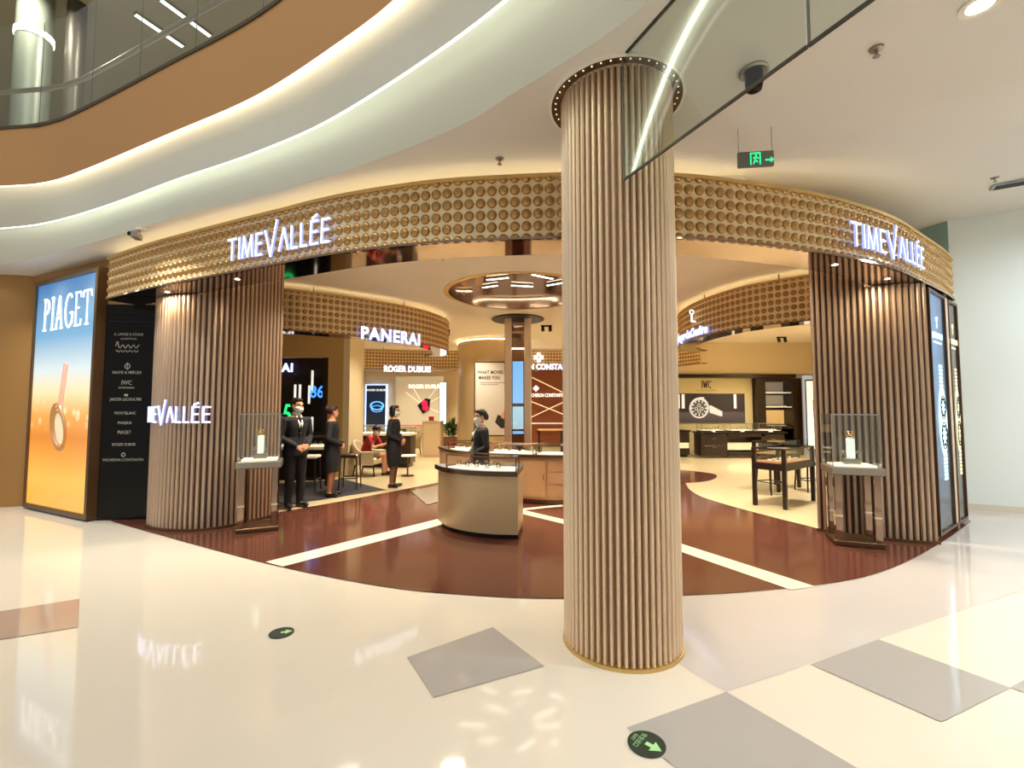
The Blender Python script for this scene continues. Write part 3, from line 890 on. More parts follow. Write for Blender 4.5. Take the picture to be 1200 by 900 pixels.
MB().bbox((0, -.012, 0), (.42, .02, .09), .006).build('cover', WHITE, t)
for x in (-.14, -.05, .05, .14): MB().box((x, -.024, 0), (.05, .008, .05)).build('socket_face', SATIN, t)

for sx, lb in ((-4.6, 'left end'), (-3.3, 'left'), (3.5, 'right'), (4.5, 'right end')):
    p, d, n = FP.at(s_at_x(FP, sx), -.16)
    t = thing('downlight', 'small round downlight under the entrance soffit at its ' + lb, 'downlight', (p.x, p.y, FZ0), 0)
    m = MB(); m.lathe([(.03, -.002), (.042, -.002), (.044, -.007), (.03, -.009)], n=20); m.build('trim_ring', SATIN, t)
    m = MB(); m.lathe([(0, -.004), (.031, -.004)], n=16); m.build('lens', LAMPW, t)
    lamp('soffit_lamp', (p.x, p.y, FZ0 - .02), 9, .06, (1, .80, .52))

# ================================================================== the round ribbed pillar
PC = (.755, 3.25); PR = .39
t = thing('ribbed_pillar', 'big round champagne ribbed pillar standing on the mall floor in front of the shop', 'pillar', (*PC, 0))
m = MB(); sec = []
NR = 56
for i in range(NR):
    a0 = 2 * PI * i / NR; w = 2 * PI / NR
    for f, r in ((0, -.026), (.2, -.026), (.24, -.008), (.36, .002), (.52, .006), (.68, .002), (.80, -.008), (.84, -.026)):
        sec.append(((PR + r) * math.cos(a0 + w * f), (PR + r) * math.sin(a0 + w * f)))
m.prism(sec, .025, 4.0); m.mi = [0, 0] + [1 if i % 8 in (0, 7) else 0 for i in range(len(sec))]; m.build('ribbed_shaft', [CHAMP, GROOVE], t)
m = MB(); m.lathe([(PR - .03, 0), (PR + .012, 0), (PR + .014, .010), (PR + .012, .022), (PR - .03, .026)], n=64); m.build('base_ring', GOLDT, t, smooth=True, auto=True)
t = thing('ceiling_light_ring', 'dark ring with a row of small lamps round the top of the ribbed pillar', 'light ring', (*PC, CZ))
m = MB(); m.lathe([(PR + .005, -.006), (PR + .075, -.006), (PR + .085, -.012), (PR + .085, .004), (PR + .005, .004)], n=64); m.build('dark_flange', BRONZE, t, smooth=True, auto=True)
m = MB(); m.lathe([(PR + .075, -.018), (PR + .095, -.018), (PR + .095, .0), (PR + .075, .0)], n=64); m.build('white_rim', WHITE, t, smooth=True, auto=True)
for i in range(44):
    a = 2 * PI * i / 44
    m = MB(); m.lathe([(.0, -.012), (.005, -.011), (.006, -.005)], (( PR + .045) * math.cos(a), (PR + .045) * math.sin(a), 0), 8); m.build('lamp', mat('ring_lamp', 'ffffff', .4, emit=(1, .9, .7), es=.8), t)

# ================================================================== pedestal vitrines by the slatted walls
def vitrine(label, loc, rz):
    t = thing('display_pedestal', label, 'display case', loc, rz)
    w, d = .47, .40
    MB().bbox((0, 0, .03), (w + .02, d + .02, .06), .01).build('base_plate', BRONZE, t)
    for sx in (-1, 1):
        for sy in (-1, 1):
            l = MB().bbox((sx * (w / 2 - .045), sy * (d / 2 - .045), .44), (.072, .072, .76), .004).build('leg', MIRROR, t)
            MB().box((sx * (w / 2 - .045), sy * (d / 2 - .045), .34), (.078, .078, .022)).build('band', STEEL, l)
    MB().bbox((0, 0, .86), (w + .06, d + .06, .09), .008).build('platform', SATIN, t)
    MB().box((0, 0, .915), (w - .06, d - .06, .02)).build('lit_tray', TRAY, t)
    m = MB()
    for s, (cx, cy, sx, sy) in enumerate(((0, -d / 2, w, .006), (0, d / 2, w, .006), (-w / 2, 0, .006, d - .012), (w / 2, 0, .006, d - .012))):
        m.box((cx, cy, 1.205), (sx, sy, .60))
    m.box((0, 0, 1.508), (w, d, .006))
    m.build('glass_box', GLASS, t)
    m = MB()
    for z in (1.515,):
        for cx, cy, sx, sy in ((0, -d / 2, w + .01, .012), (0, d / 2, w + .01, .012), (-w / 2, 0, .012, d), (w / 2, 0, .012, d)):
            m.box((cx, cy, z), (sx, sy, .014))
    for sx in (-1, 1):
        for sy in (-1, 1): m.box((sx * w / 2, sy * d / 2, 1.21), (.009, .009, .6))
    m.build('steel_edge', STEEL, t)
    return t
def watch_stand(label, loc, rz):
    t = thing('watch_stand', label, 'watch stand', loc, rz)
    MB().bbox((0, 0, .035), (.16, .13, .07), .006).build('plinth', SATIN, t)
    MB().bbox((0, 0, .19), (.075, .06, .24), .006).build('column', mat('lit_acrylic', 'e6f0ea', .3, emit='dcebe2', es=.5), t)
    m = MB(); torus(m, (0, -.0, .355), .034, .009, 20, 8, XZ); m.lathe([(0, .012), (.026, .012), (.03, 0), (.026, -.012), (0, -.012)], (0, 0, .355), 16); m.build('watch', mat('lit_gold_watch', 'e9c07e', .25, 1.0), t, smooth=True)
    for sx in (-.07, .07):
        m = MB(); m.tube((sx, -.02, .07), (sx, -.02, .13), .004); torus(m, (sx, -.02, .145), .017, .005, 14, 6, XZ); m.build('small_watch', STEEL, t)
    return t
vitrine('glass-topped bronze display pedestal in front of the slatted wall by the sunset poster', (-3.36, 6.20, .006), .42)
watch_stand('lit watch stand inside the pedestal by the slatted wall by the sunset poster', (-3.36, 6.20, .926), .42)
vitrine('glass-topped bronze display pedestal in front of the slatted wall by the blue poster', (4.06, 5.56, .006), -.36)
watch_stand('lit watch stand inside the pedestal by the slatted wall by the blue poster', (4.06, 5.56, .926), -.36)

# ================================================================== counters
WATCHG = mat('gold_watch', 'd8b25c', .25, 1.0)
def watch_proto():
    t = thing('watch_display', 'x', 'watch', (0, 0, -5))
    MB().bbox((0, 0, .015), (.075, .06, .03), .006).build('cushion', WHITE, t)
    m = MB(); torus(m, (0, 0, .05), .025, .006, 14, 6, XZ); m.build('strap', LEATHER, t)
    m = MB(); m.lathe([(0, .008), (.015, .008), (.018, 0), (0, 0)], (0, 0, .075), 12); m.build('watch_head', WATCHG, t)
    return t
WP = watch_proto(); used = [False]
def watches(pts, z, rz, label, group):
    for x, y in pts:
        if not used[0]:
            WP.location = (x, y, z); WP.rotation_euler = (0, 0, rz); WP['label'] = label; WP['group'] = group; used[0] = True
        else:
            dup(WP, (x, y, z), rz + random.uniform(-.3, .3), label, group)
def path_slab(m, path, o0, o1, z0, z1, s0=0.0, s1=None, n=24):
    a = [(p[0], p[1]) for p in path.line(0, o0, n, s0, s1)]; b = [(p[0], p[1]) for p in path.line(0, o1, n, s0, s1)]
    return m.prism(a + b[::-1], z0, z1)
# front curved counter
C1 = Path([(-1.02, 6.42), (-.84, 6.07), (-.56, 5.82), (-.25, 5.69), (.07, 5.65)])
t = thing('display_counter', 'curved gold-fronted counter with a glass case on top, nearest the pillar', 'counter', (-.45, 6.1, .006))
m = MB(); path_slab(m, C1, -.06, -.62, .0, .07); m.build('plinth', DARKM, t, world=True)
m = MB(); path_slab(m, C1, 0, -.68, .07, .77); m.build('body', mat('gold_counter_front', 'c6b088', .36, .5), t, world=True, bevel=.012)
m = MB(); path_slab(m, C1, .05, -.74, .77, .83); m.build('top', mat('bronze_worktop', '5a4636', .18, .7), t, world=True, bevel=.008)
m = MB(); path_slab(m, C1, .012, -.34, .832, .845, .42, C1.L - .03); m.build('lit_tray', TRAY, t, world=True)
def glass_case(t, path, o0, o1, z0, z1, s0, s1, frame=BRONZE, n=14):
    m = MB()
    A = path.line(z0, o0, n, s0, s1); B = path.line(z1, o0, n, s0, s1); C_ = path.line(z1, o1, n, s0, s1); D = path.line(z0, o1, n, s0, s1)
    m.grid([A, B, C_, D]); m.add([A[0], B[0], C_[0], D[0]], [(0, 1, 2, 3)]); m.add([A[-1], B[-1], C_[-1], D[-1]], [(0, 1, 2, 3)])
    m.build('glass_case', GLASS, t, world=True)
    m = MB(); r = .008
    m.path_tube(B, r, 6); m.path_tube(C_, r, 6)
    for i in (0, -1):
        m.tube(A[i], B[i], r, n=6); m.tube(D[i], C_[i], r, n=6); m.tube(B[i], C_[i], r, n=6)
    m.build('case_frame', frame, t, world=True)
glass_case(t, C1, .02, -.36, .832, 1.0, .40, C1.L - .02)
ws = []
for k in range(9):
    p, d, n = C1.at(.52 + k * .082, -.10 - .12 * (k % 2)); ws.append((p.x, p.y))
watches(ws, .845, .2, 'small watch on a white cushion in the front curved counter', 'watches in the front curved counter')
# ring counter behind
C2 = Path([(-1.5, 9.6), (-1.15, 8.75), (-.6, 8.2), (.1, 7.85), (.85, 7.68), (1.6, 7.85), (2.2, 8.3)])
t = thing('display_counter', 'blond wood curved counter with drawers and glass cases behind the pillar', 'counter', (.3, 8.0, .013))
m = MB(); path_slab(m, C2, -.05, -.5, 0, .09, n=40); m.build('plinth', BRONZE, t, world=True)
m = MB(); path_slab(m, C2, 0, -.55, .09, .78, n=40); m.build('body', WOOD, t, world=True)
m = MB(); path_slab(m, C2, .03, -.58, .78, .825, n=40); m.build('top', BRONZE, t, world=True)
sm = s_at_x(C2, .1)
for i in range(4):
    s = sm + .28 + i * .44
    if i != 1: 
        m = MB(); path_slab(m, C2, .012, .0, .13, .74, s - .2, s + .2, 6); dr = m.build('door', WOOD, t, world=True); 
        m = MB(); p, d, n = C2.at(s + .16, .02); m.tube((p.x, p.y, .42), (p.x, p.y, .5), .006, n=6); m.build('handle', STEEL, dr, world=False)
        dr.children[0].data.transform(xf(t).inverted())
    else:
        for z in (.14, .36, .56):
            m = MB(); path_slab(m, C2, .012, 0, z, z + .185, s - .2, s + .2, 6); m.build('drawer', WOOD, t, world=True)
for s0, s1 in ((.75, 1.62), (1.9, 2.75), (2.8, 3.7)):
    m = MB(); path_slab(m, C2, -.04, -.44, .826, .838, s0 + .02, s1 - .02, 12); m.build('lit_tray', TRAY, t, world=True)
    glass_case(t, C2, -.02, -.46, .826, .975, s0, s1)
m = MB(); path_slab(m, C2, .0, -.4, .826, .96, 1.64, 1.88, 6); m.build('pay_box', mat('rose_panel', 'a5735a', .5), t, world=True)
ws = []
for k in range(8):
    p, d, n = C2.at(.85 + .1 * k, -.15 - .12 * (k % 2)); ws.append((p.x, p.y))
watches(ws, .838 + .013, .3, 'small watch on a white cushion in the wood counter, behind the standing clerk', 'watches behind the clerk')
ws = []
for k in range(8):
    p, d, n = C2.at(2.0 + .1 * k, -.15 - .12 * (k % 2)); ws.append((p.x, p.y))
watches(ws, .838 + .013, .0, 'small watch on a white cushion in the wood counter, beside the ribbed pillar', 'watches beside the pillar')

# ================================================================== screen column, ceiling recess, gold drum
t = thing('screen_column', 'square gold-edged column of stacked blue video screens rising to the shop ceiling', 'column', (.15, 11.7, .011))
for sx in (-1, 1):
    MB().bbox((sx * .245, 0, 1.94), (.18, .5, 3.88), .02).build('side_post', CHAMP, t)
MB().box((0, .03, 1.94), (.32, .40, 3.88)).build('core', MIRROR, t)
SCR = emit_grad('screen_blue', [(0, '6fa6d8'), (.5, '8fc4ee'), (1, '78b4ea')], .5, 2.9, .9)
SCR2 = emit_grad('screen_pale', [(0, '5fb4e6'), (.25, 'bfe0e6'), (.6, 'a8cad6'), (1, 'b4d6e2')], .4, 1.6, .85, bokeh=(.5, 1.3, 'e8ffff', 5))
for z0, z1, mm in ((.95, 1.05, SCR), (1.07, 1.66, SCR2), (1.71, 2.79, SCR)):
    s = MB().box((0, -.185, (z0 + z1) / 2), (.30, .04, z1 - z0)).build('screen_bezel', BLACKP, t)
    MB().box((0, -.208, (z0 + z1) / 2), (.27, .008, z1 - z0 - .03)).build('screen', mm, s)
m = MB(); m.lathe([(.0, 3.862), (.67, 3.862), (.67, 3.885), (.0, 3.885)], n=40); m.build('dark_hole_disc', DARKM, t)  # dark disc in place of the shaded ceiling hole round the column
MB().box((0, -.2, 3.1), (.3, .05, .03)).build('light_slot', LEDW, t)

t = thing('ceiling_recess', 'round mirrored recess in the shop ceiling with scattered white light bars', 'ceiling light', (*DC, IZ))
m = MB(); m.lathe([(DR, 0), (DR, .42), (DR + .03, .42), (DR + .03, .0)], n=64); m.build('mirror_wall', mat('recess_mirror', 'cdb39c', .12, .9), t, smooth=True, auto=True)
m = MB(); m.lathe([(0, .40), (DR, .40), (DR, .42), (0, .42)], n=64); m.build('mirror_top', mat('recess_mirror', 'cdb39c', .12, .9), t, smooth=True, auto=True)
m = MB(); m.lathe([(DR - .02, -.012), (DR + .07, -.012), (DR + .07, -.002), (DR - .02, -.002)], n=64); m.build('rim', GOLDT, t, smooth=True, auto=True)
for k, (x, y, a, l) in enumerate(((-.85, -.2, -.05, .55), (-.42, .25, -.35, .5), (-.62, -.62, .22, .5), (.12, -.75, .75, .42), (.5, .1, .6, .55), (.55, -.25, .05, .5), (.75, -.7, -.25, .45), (.1, .8, .2, .5), (-.6, .85, -.5, .4), (.8, .65, -.6, .4))):
    b = MB().box((x, y, .384), (l, .06, .03), a).build('light_bar', SATIN, t)
    MB().box((x, y, .366), (l - .02, .05, .012), a).build('lens', mat('bar_lens', 'ffffff', .4, emit=(1, .9, .72), es=5), b)

t = thing('gold_drum_column', 'wide round satin gold column with a grey poster, behind the screen column', 'column', (-.62, 15.75, .011))
m = MB(); m.lathe([(1.24, 0), (1.24, 3.87)], n=72); m.build('shaft', mat('satin_gold', 'e4cda2', .34, .75), t, smooth=True)
m = MB(); m.lathe([(1.22, 3.80), (1.27, 3.80), (1.27, 3.83), (1.22, 3.83)], n=72); m.build('light_rim', LEDW, t)
t2 = thing('wall_poster', 'grey poster with black heading and a dark-sleeved fist, on the gold column', 'poster', (-.55, 14.46, 0), .0)
fr = MB(); fr.box((0, 0, 1.92), (1.28, .05, 2.34)); fr.build('frame', BRONZE, t2)
MB().box((0, -.028, 1.92), (1.2, .01, 2.26)).build('sheet', mat('poster_grey', 'b9b0a3', .5, emit='b9b0a3', es=.04), t2)
INK = mat('poster_ink', '1d1a18', .6)
letters_on(t2, 'lettering', 'WHAT MOVES YOU,', 2.70, .105, INK, x=.03, y=-.034, font=True, bold=.004, xs=.86, ext=.003)
letters_on(t2, 'lettering', 'MAKES YOU', 2.53, .105, INK, x=-.16, y=-.034, font=True, bold=.004, xs=.86, ext=.003)
m = MB(); m.box((0, -.034, 2.42), (.9, .003, .022)); m.box((-.16, -.034, 2.36), (.55, .003, .022)); m.build('small_print', mat('poster_small_ink', '6d665e', .6), t2)
m = MB()
m.add([(.62, -.036, 1.0), (.2, -.036, 1.0), (.02, -.036, 1.18), (.1, -.036, 1.42), (.32, -.036, 1.36), (.6, -.036, 1.1)], [(0, 1, 2, 3, 4, 5)])
m.build('printed_sleeve', INK, t2)
m = MB(); [m.ell((.30 + .06 * k, -.04, 1.38 + .09 * math.sin(k)), (.10, .012, .10), 12, 8) for k in range(4)]; m.build('printed_fist', SKIN, t2)
m = MB(); m.tube((.34, -.045, 1.55), (.58, -.045, 1.78), .03, .05, 8); m.build('printed_handle', INK, t2)

# ================================================================== right-hand watch boutique
t = thing('brand_wall_panel', 'cream wall panel with black lettering above a big watch picture, at the back right', 'wall panel', (6.6, 16.2, .011))
MB().box((0, .06, 1.40), (3.7, .12, 2.55)).build('board', CREAM, t)
s = MB().box((-.1, -.015, 1.62), (3.32, .04, 1.02)).build('picture', emit_grad('watch_picture', [(0, '4a3c3a'), (.35, '6a5650'), (.4, '2b2022'), (1, '33282a')], 1.1, 2.13, .6), t)
m = MB()
for x, w in ((-.75, .06), (-.6, .1), (1.22, .09)): m.box((x, -.037, 1.86), (w, .004, .5))
m.build('printed_glow', mat('picture_glow', 'e9e2da', .4, emit='e9e2da', es=.6), s)
m = MB()
torus(m, (-.05, -.045, 1.62), .33, .045, 32, 6, XZ @ Matrix.Rotation(.12, 3, 'X'), .93, 1)
for k in range(6): m.box((.36 + .07 * k, -.045, 1.58 - .03 * k), (.09, .02, .26 - .015 * k))
m.box((.05, -.045, 1.97), (.16, .02, .07))
m.build('printed_watch', mat('picture_steel', 'cfc8bd', .3, emit='cfc8bd', es=.55), s)
m = MB(); m.lathe([(0, 0), (.29, 0)], n=32); m.v = [(p[0] - .05, -.042, p[1] + 1.62) for p in m.v]; m.build('printed_dial', mat('picture_dial', '4a4a46', .3, emit='4a4a46', es=.5), s)
m = MB()
for k in range(12):
    a = 2 * PI * k / 12
    m.box((-.05 + .24 * math.cos(a), -.046, 1.62 + .24 * math.sin(a)), (.07, .006, .03), M=Matrix.Rotation(-a, 3, 'Y'))
for dx, dz in ((0, .1), (-.1, -.02), (.1, -.02), (0, -.12)): torus(m, (-.05 + dx, -.046, 1.62 + dz), .05, .008, 14, 5, XZ)
m.build('printed_marking', mat('picture_marking', 'e9e4d8', .4, emit='e9e4d8', es=.6), s)
letters_on(t, 'lettering', 'iwc', 2.33, .24, mat('dark_letter', '2a211a', .5), x=.24, y=-.004, wgt=.12, gap=.08, xs=1.05)
letters_on(t, 'lettering', 'SCHAFFHAUSEN', 2.22, .055, mat('bronze_letter', '8f7c4e', .5), x=.24, font=True, ext=.003, spacing=1.3)
struct(MB().box((7.0, 16.1, 2.74), (5.6, .5, .12)).build('trim_10', DARK))
struct(MB().box((8.0, 16.15, 3.35), (7.6, .45, 1.1)).build('wall_back', WALLB))
t = thing('shelf_cabinet', 'tall black cabinet with three lit shelves of watches, right of the cream panel', 'cabinet', (9.25, 16.15, .011))
m = MB(); m.box((-.62, .1, 1.33), (.30, .6, 2.66)); m.box((.62, .1, 1.33), (.32, .6, 2.66)); m.box((0, .1, 2.6), (.95, .6, .12)); m.box((0, .1, .5), (.95, .6, 1.0)); m.box((0, .38, 1.8), (.95, .04, 1.6)); m.build('carcass', DARK, t)
for z in (1.66, 2.16): MB().box((0, .12, z), (.94, .5, .03)).build('shelf', mat('lit_shelf_edge', 'cfc6b4', .4, emit='e8ddc2', es=.5), t)
MB().box((0, .35, 1.30), (.92, .02, .5)).build('lit_back', mat('amber_back', 'c9a468', .5, emit='d9b06a', es=.6), t)
for z in (1.90, 2.36): MB().box((0, .355, z), (.92, .012, .36)).build('added_glow_back', mat('added_back_glow', '8d8272', .5, emit='a99c88', es=.28), t)  # faintly glowing backs added so the shelf watches show up
MB().box((.0, -.19, .62), (.9, .02, .6)).build('drawer', DARK, t)
ws = []
watches([(8.92 + .11 * k, 16.15) for k in range(6)], 2.186, 0, 'small watch on the top shelf of the tall black cabinet', 'watches on the top shelf of the black cabinet')
watches([(8.9 + .11 * k, 16.15) for k in range(7)], 1.686, 0, 'small watch on the middle shelf of the tall black cabinet', 'watches on the middle shelf of the black cabinet')
watches([(8.95 + .11 * k, 16.1) for k in range(6)], 1.012, 0, 'small gold watch on the bottom amber shelf of the tall black cabinet', 'watches on the amber shelf of the black cabinet')
t = thing('boutique_counter', 'long dark counter with drawers and a lit open niche below the cream panel', 'counter', (7.5, 15.3, .011))
m = MB(); m.box((-.95, 0, .42), (.85, .6, .72)); m.box((.95, 0, .42), (.75, .6, .72)); m.box((.1, .0, .74), (1.2, .6, .1)); m.box((.1, .0, .12), (1.2, .6, .1)); m.box((.05, .25, .42), (1.2, .06, .6)); m.build('body', DARK, t)
MB().bbox((0, 0, .82), (2.85, .66, .05), .006).build('top', DARKM, t)
MB().box((.05, .05, .36), (1.05, .3, .22)).build('lit_niche', mat('lit_niche', 'e0d4ac', .5, emit='e0d4ac', es=.5), t)
for x, z in ((-.95, .28), (-.95, .56), (.95, .28), (.95, .56)):
    d = MB().bbox((x, -.305, z), (.68, .02, .24), .004).build('drawer', DARK, t)
    MB().box((x, -.32, z + .06), (.12, .012, .012)).build('handle', SATIN, d)
def small_case(label, loc):
    t = thing('tabletop_case', label, 'display case', loc, 0, 'glass cases on the dark boutique counter')
    MB().bbox((0, 0, .02), (.74, .42, .04), .005).build('base', DARKM, t)
    MB().box((0, 0, .045), (.70, .38, .015)).build('lit_tray', TRAY, t)
    m = MB(); m.box((0, 0, .16), (.72, .40, .21)); m.build('glass_cover', GLASS, t)
    m = MB()
    for sx in (-1, 1):
        for sy in (-1, 1): m.box((sx * .36, sy * .2, .16), (.012, .012, .22))
    for sy in (-1, 1): m.box((0, sy * .2, .268), (.72, .012, .012))
    m.build('case_frame', SATIN, t)
    m = MB(); m.lathe([(.0, .07), (.05, .045), (.07, 0), (.07, -.001)], (0, -.235, .0), 14); m.build('lock_dome', WHITE, t)
for x, l in ((6.55, 'glass case with lit tray, leftmost on the dark boutique counter'), (7.5, 'glass case with lit tray, middle one on the dark boutique counter'), (8.42, 'glass case with lit tray, nearest the tall black cabinet')):
    small_case(l, (x, 15.3, .856))
    watches([(x - .26 + .104 * k, 15.28) for k in range(6)], .912, 0, 'small watch under the ' + l, 'watches in the case at ' + l.split(',')[1].strip().split(' on')[0])
t = thing('boutique_counter', 'second dark counter, partly hidden behind the ribbed pillar', 'counter', (5.15, 15.7, .011))
MB().box((0, 0, .04), (1.4, .5, .08)).build('plinth', DARKM, t); m = MB(); m.box((0, 0, .455), (1.5, .6, .77)); m.build('body', DARK, t); MB().box((0, 0, .86), (1.6, .66, .05)).build('top', DARKM, t); MB().box((0, -.31, .38), (1.45, .02, .18)).build('lit_strip', mat('lit_niche', 'e0d4ac', .5, emit='e0d4ac', es=.5), t)
t = thing('doorway_panel', 'glowing panel in place of the lit doorway beside the tall black cabinet', 'poster', (10.2, 15.6, 0), -.6)
MB().box((0, 0, 1.4), (.45, .05, 2.4)).build('frame', DARKM, t); MB().box((0, -.03, 1.4), (.38, .01, 2.3)).build('sheet', mat('doorway_glow', 'e7e6d2', .4, emit='e7e6d2', es=.8), t); MB().add([(.0, -.04, .5), (.12, -.04, .5), (.06, -.04, 1.9), (-.02, -.04, 1.9)], [(0, 1, 2, 3)]).build('doorway_figure', mat('figure_grey', '5d6a78', .5), t)  # glowing sheet stands in for a bright doorway

# dark display table, second one, stools
def display_table(label, loc, rz, L=1.15, Wd=.5):
    t = thing('display_table', label, 'display table', loc, rz)
    for sx in (-1, 1):
        for sy in (-1, 1): MB().bbox((sx * (L / 2 - .03), sy * (Wd / 2 - .03), .47), (.06, .06, .94), .004).build('leg', DARK, t)
    MB().bbox((0, 0, .65), (L - .01, Wd - .01, .11), .004).build('apron', DARK, t)
    MB().box((0, 0, .712), (L - .08, Wd - .08, .012)).build('tray', mat('amber_tray', 'a9764c', .6, emit='c08a55', es=.18), t)
    m = MB()
    for cx, cy, sx, sy in ((0, -Wd / 2 + .01, L - .1, .006), (0, Wd / 2 - .01, L - .1, .006), (-L / 2 + .01, 0, .006, Wd - .1), (L / 2 - .01, 0, .006, Wd - .1)): m.box((cx, cy, .82), (sx, sy, .21))
    m.box((0, 0, .937), (L - .04, Wd - .04, .006)); m.build('glass_top', GLASS, t)
    m = MB()
    for cx, cy, sx, sy in ((0, -Wd / 2 + .015, L, .03), (0, Wd / 2 - .015, L, .03), (-L / 2 + .015, 0, .03, Wd - .06), (L / 2 - .015, 0, .03, Wd - .06)): m.box((cx, cy, .937), (sx, sy, .02))
    m.build('top_rim', DARK, t)
    return t
TA = math.atan2(.71, .91)
display_table('dark-legged glass display table on cream floor, left of the slatted wall by the blue poster', (4.60, 7.86, .011), TA, 1.2, .52)
Rm = Matrix.Rotation(TA, 2)
pts = []
for k in range(10):
    p = Rm @ Vector((-.42 + .09 * k, -.08 + .16 * (k % 2))); pts.append((4.60 + p.x, 7.86 + p.y))
watches(pts, .731, TA, 'small gold watch under glass in the dark-legged display table', 'watches in the dark display table')
display_table('second dark display table, mostly hidden behind the nearer one', (5.3, 9.3, .011), TA, 1.0, .5)
def stool(label, loc, rz, hgt=.62, seat=UPH, group=None):
    t = thing('bar_stool', label, 'stool', loc, rz, group)
    MB().bbox((0, 0, hgt + .03), (.36, .36, .06), .02).build('seat', seat, t)
    for sx in (-1, 1):
        for sy in (-1, 1): MB().tube((sx * .15, sy * .15, hgt), (sx * .175, sy * .175, 0), .017, .013, 8).build('leg', DARK, t)
    m = MB()
    for a, b in (((-1, -1), (1, -1)), ((1, -1), (1, 1)), ((1, 1), (-1, 1)), ((-1, 1), (-1, -1))): m.tube((a[0] * .166, a[1] * .166, .22), (b[0] * .166, b[1] * .166, .22), .011, n=6)
    m.build('footrest', DARK, t)
    return t
stool('dark-legged stool seen between the legs of the dark display table', (4.86, 8.75, .011), .3, .5, DARK)
stool('dark-legged stool behind the right end of the dark display table', (5.75, 9.0, .011), .1, .5, DARK)

# ================================================================== left-hand booth
struct(wall('wall_left', (-6.4, 10.9), (-4.0, 10.9), 2.82, 3.9, mat('booth_wall', 'bd9d6c', .55)))
struct(wall('wall_left', (-4.36, 10.9), (-4.0, 10.9), 0, 2.82, mat('booth_wall', 'bd9d6c', .55)))
struct(wall('wall_left', (-4.0, 10.9), (-4.0, 11.8), 0, 3.9, mat('booth_wall_cream', 'd8cba8', .5), side=-1))
struct(wall('wall_left', (-6.5, 11.5), (-4.3, 11.5), 0, 3.0, mat('niche_paint', '2c211d', .6)))
struct(wall('wall_left', (-4.36, 10.95), (-4.36, 11.5), 0, 2.9, mat('niche_paint', '2c211d', .6)))
NP = Path([(-6.6, 11.42), (-5.6, 11.42), (-4.4, 11.42)])
shop_sign('white lit letters in the dark booth niche behind the standing man', NP, s_at_x(NP, -6.06), 2.52, .02, 'PANERAI', .21, font=True, bold=.01, spacing=1.1)
t = thing('niche_display', 'black wall display with white lit slots and a blue glowing dial in the dark niche', 'display', (-4.95, 11.43, 0))
m = MB(); m.box((0, .03, 1.55), (.9, .1, 1.7)); m.build('board', BLACKP, t)
for x, z, h in ((-.42, 1.95, .5), (-.30, 1.95, .5), (-.07, 1.95, .45), (.0, 2.3, .5), (.02, 1.15, .5)): MB().box((x, -.03, z), (.05, .02, h)).build('light_slot', mat('slot_light', 'dcd6cc', .4, emit='e8e2d6', es=.9), t)
g = mat('blue_glow', '3f8ff0', .4, emit='3f8cff', es=1.6)
letters_on(t, 'blue_numeral', '86', 1.88, .30, g, x=.12, y=-.03, font=True, ext=.01, bold=.004, xs=.85)
MB().box((.1, -.1, 1.0), (1.0, .25, .06)).build('shelf', DARK, t)
t = thing('green_numeral', 'green glowing numeral at the edge of the slatted wall by the sunset poster', 'light sign', (-5.62, 11.43, 0))  # emissive green numeral set on a small black board
MB().box((0, .05, 1.5), (.3, .06, 1.3)).build('board', BLACKP, t)
letters_on(t, 'numeral', '5', 1.24, .50, mat('green_glow', '24d070', .4, emit='22d873', es=1.5), x=.0, y=.01, font=True, ext=.01, shear=.25, xs=.85)
def glass_counter(label, loc, rz, L, Wd=.6, hgt=.78, front=None, legs=False):
    t = thing('display_counter', label, 'counter', loc, rz)
    if legs:
        for sx in (-1, 1):
            for sy in (-1, 1): MB().bbox((sx * (L / 2 - .04), sy * (Wd / 2 - .04), hgt / 2 - .04), (.05, .05, hgt - .08), .004).build('leg', DARK, t)
        MB().box((0, Wd / 2 - .1, .34), (L - .1, .03, .55)).build('back_board', front, t)
    else:
        MB().bbox((0, 0, .05), (L - .1, Wd - .1, .1), .004).build('plinth', DARKM, t)
        MB().bbox((0, 0, (hgt - .06 + .1) / 2), (L, Wd, hgt - .06 - .1), .006).build('body', front or DARK, t)
    MB().bbox((0, 0, hgt - .03), (L + .06, Wd + .06, .06), .006).build('top', mat('pale_worktop', 'd9c8ac', .3), t)
    MB().box((0, 0, hgt + .006), (L - .06, Wd - .1, .012)).build('lit_tray', TRAY, t)
    MB().box((0, 0, hgt + .1), (L, Wd - .04, .2)).build('glass_cover', GLASS, t)
    m = MB()
    for sx in (-1, 1):
        for sy in (-1, 1): m.box((sx * L / 2, sy * (Wd / 2 - .02), hgt + .1), (.012, .012, .2))
    for sy in (-1, 1): m.box((0, sy * (Wd / 2 - .02), hgt + .2), (L, .012, .012))
    m.build('case_frame', SATIN, t)
    return t
glass_counter('dark-legged booth counter with lit glass case between the standing man and woman', (-4.55, 9.75, .016), .1, 1.5, .55, .80, DARK, True)
watches([(-4.95 + .11 * k, 9.70 + .02 * k) for k in range(9)], .828, .1, 'small watch in the booth counter between the standing man and woman', 'watches in the booth counter')
glass_counter('dark counter with glass case running behind the seated person in red', (-3.7, 12.9, .011), -.02, 1.9, .6, .92, DARK)
watches([(-4.4 + .15 * k, 12.85) for k in range(9)], .943, 0, 'small watch in the dark counter behind the seated person in red', 'watches behind the seated person')
stool('white-seated dark stool left of the woman in the black coat dress', (-3.95, 9.05, .016), .1, .62, WHITE)
stool('dark stool half hidden behind the woman in the black coat dress', (-3.22, 9.25, .016), .1, .62, DARK)

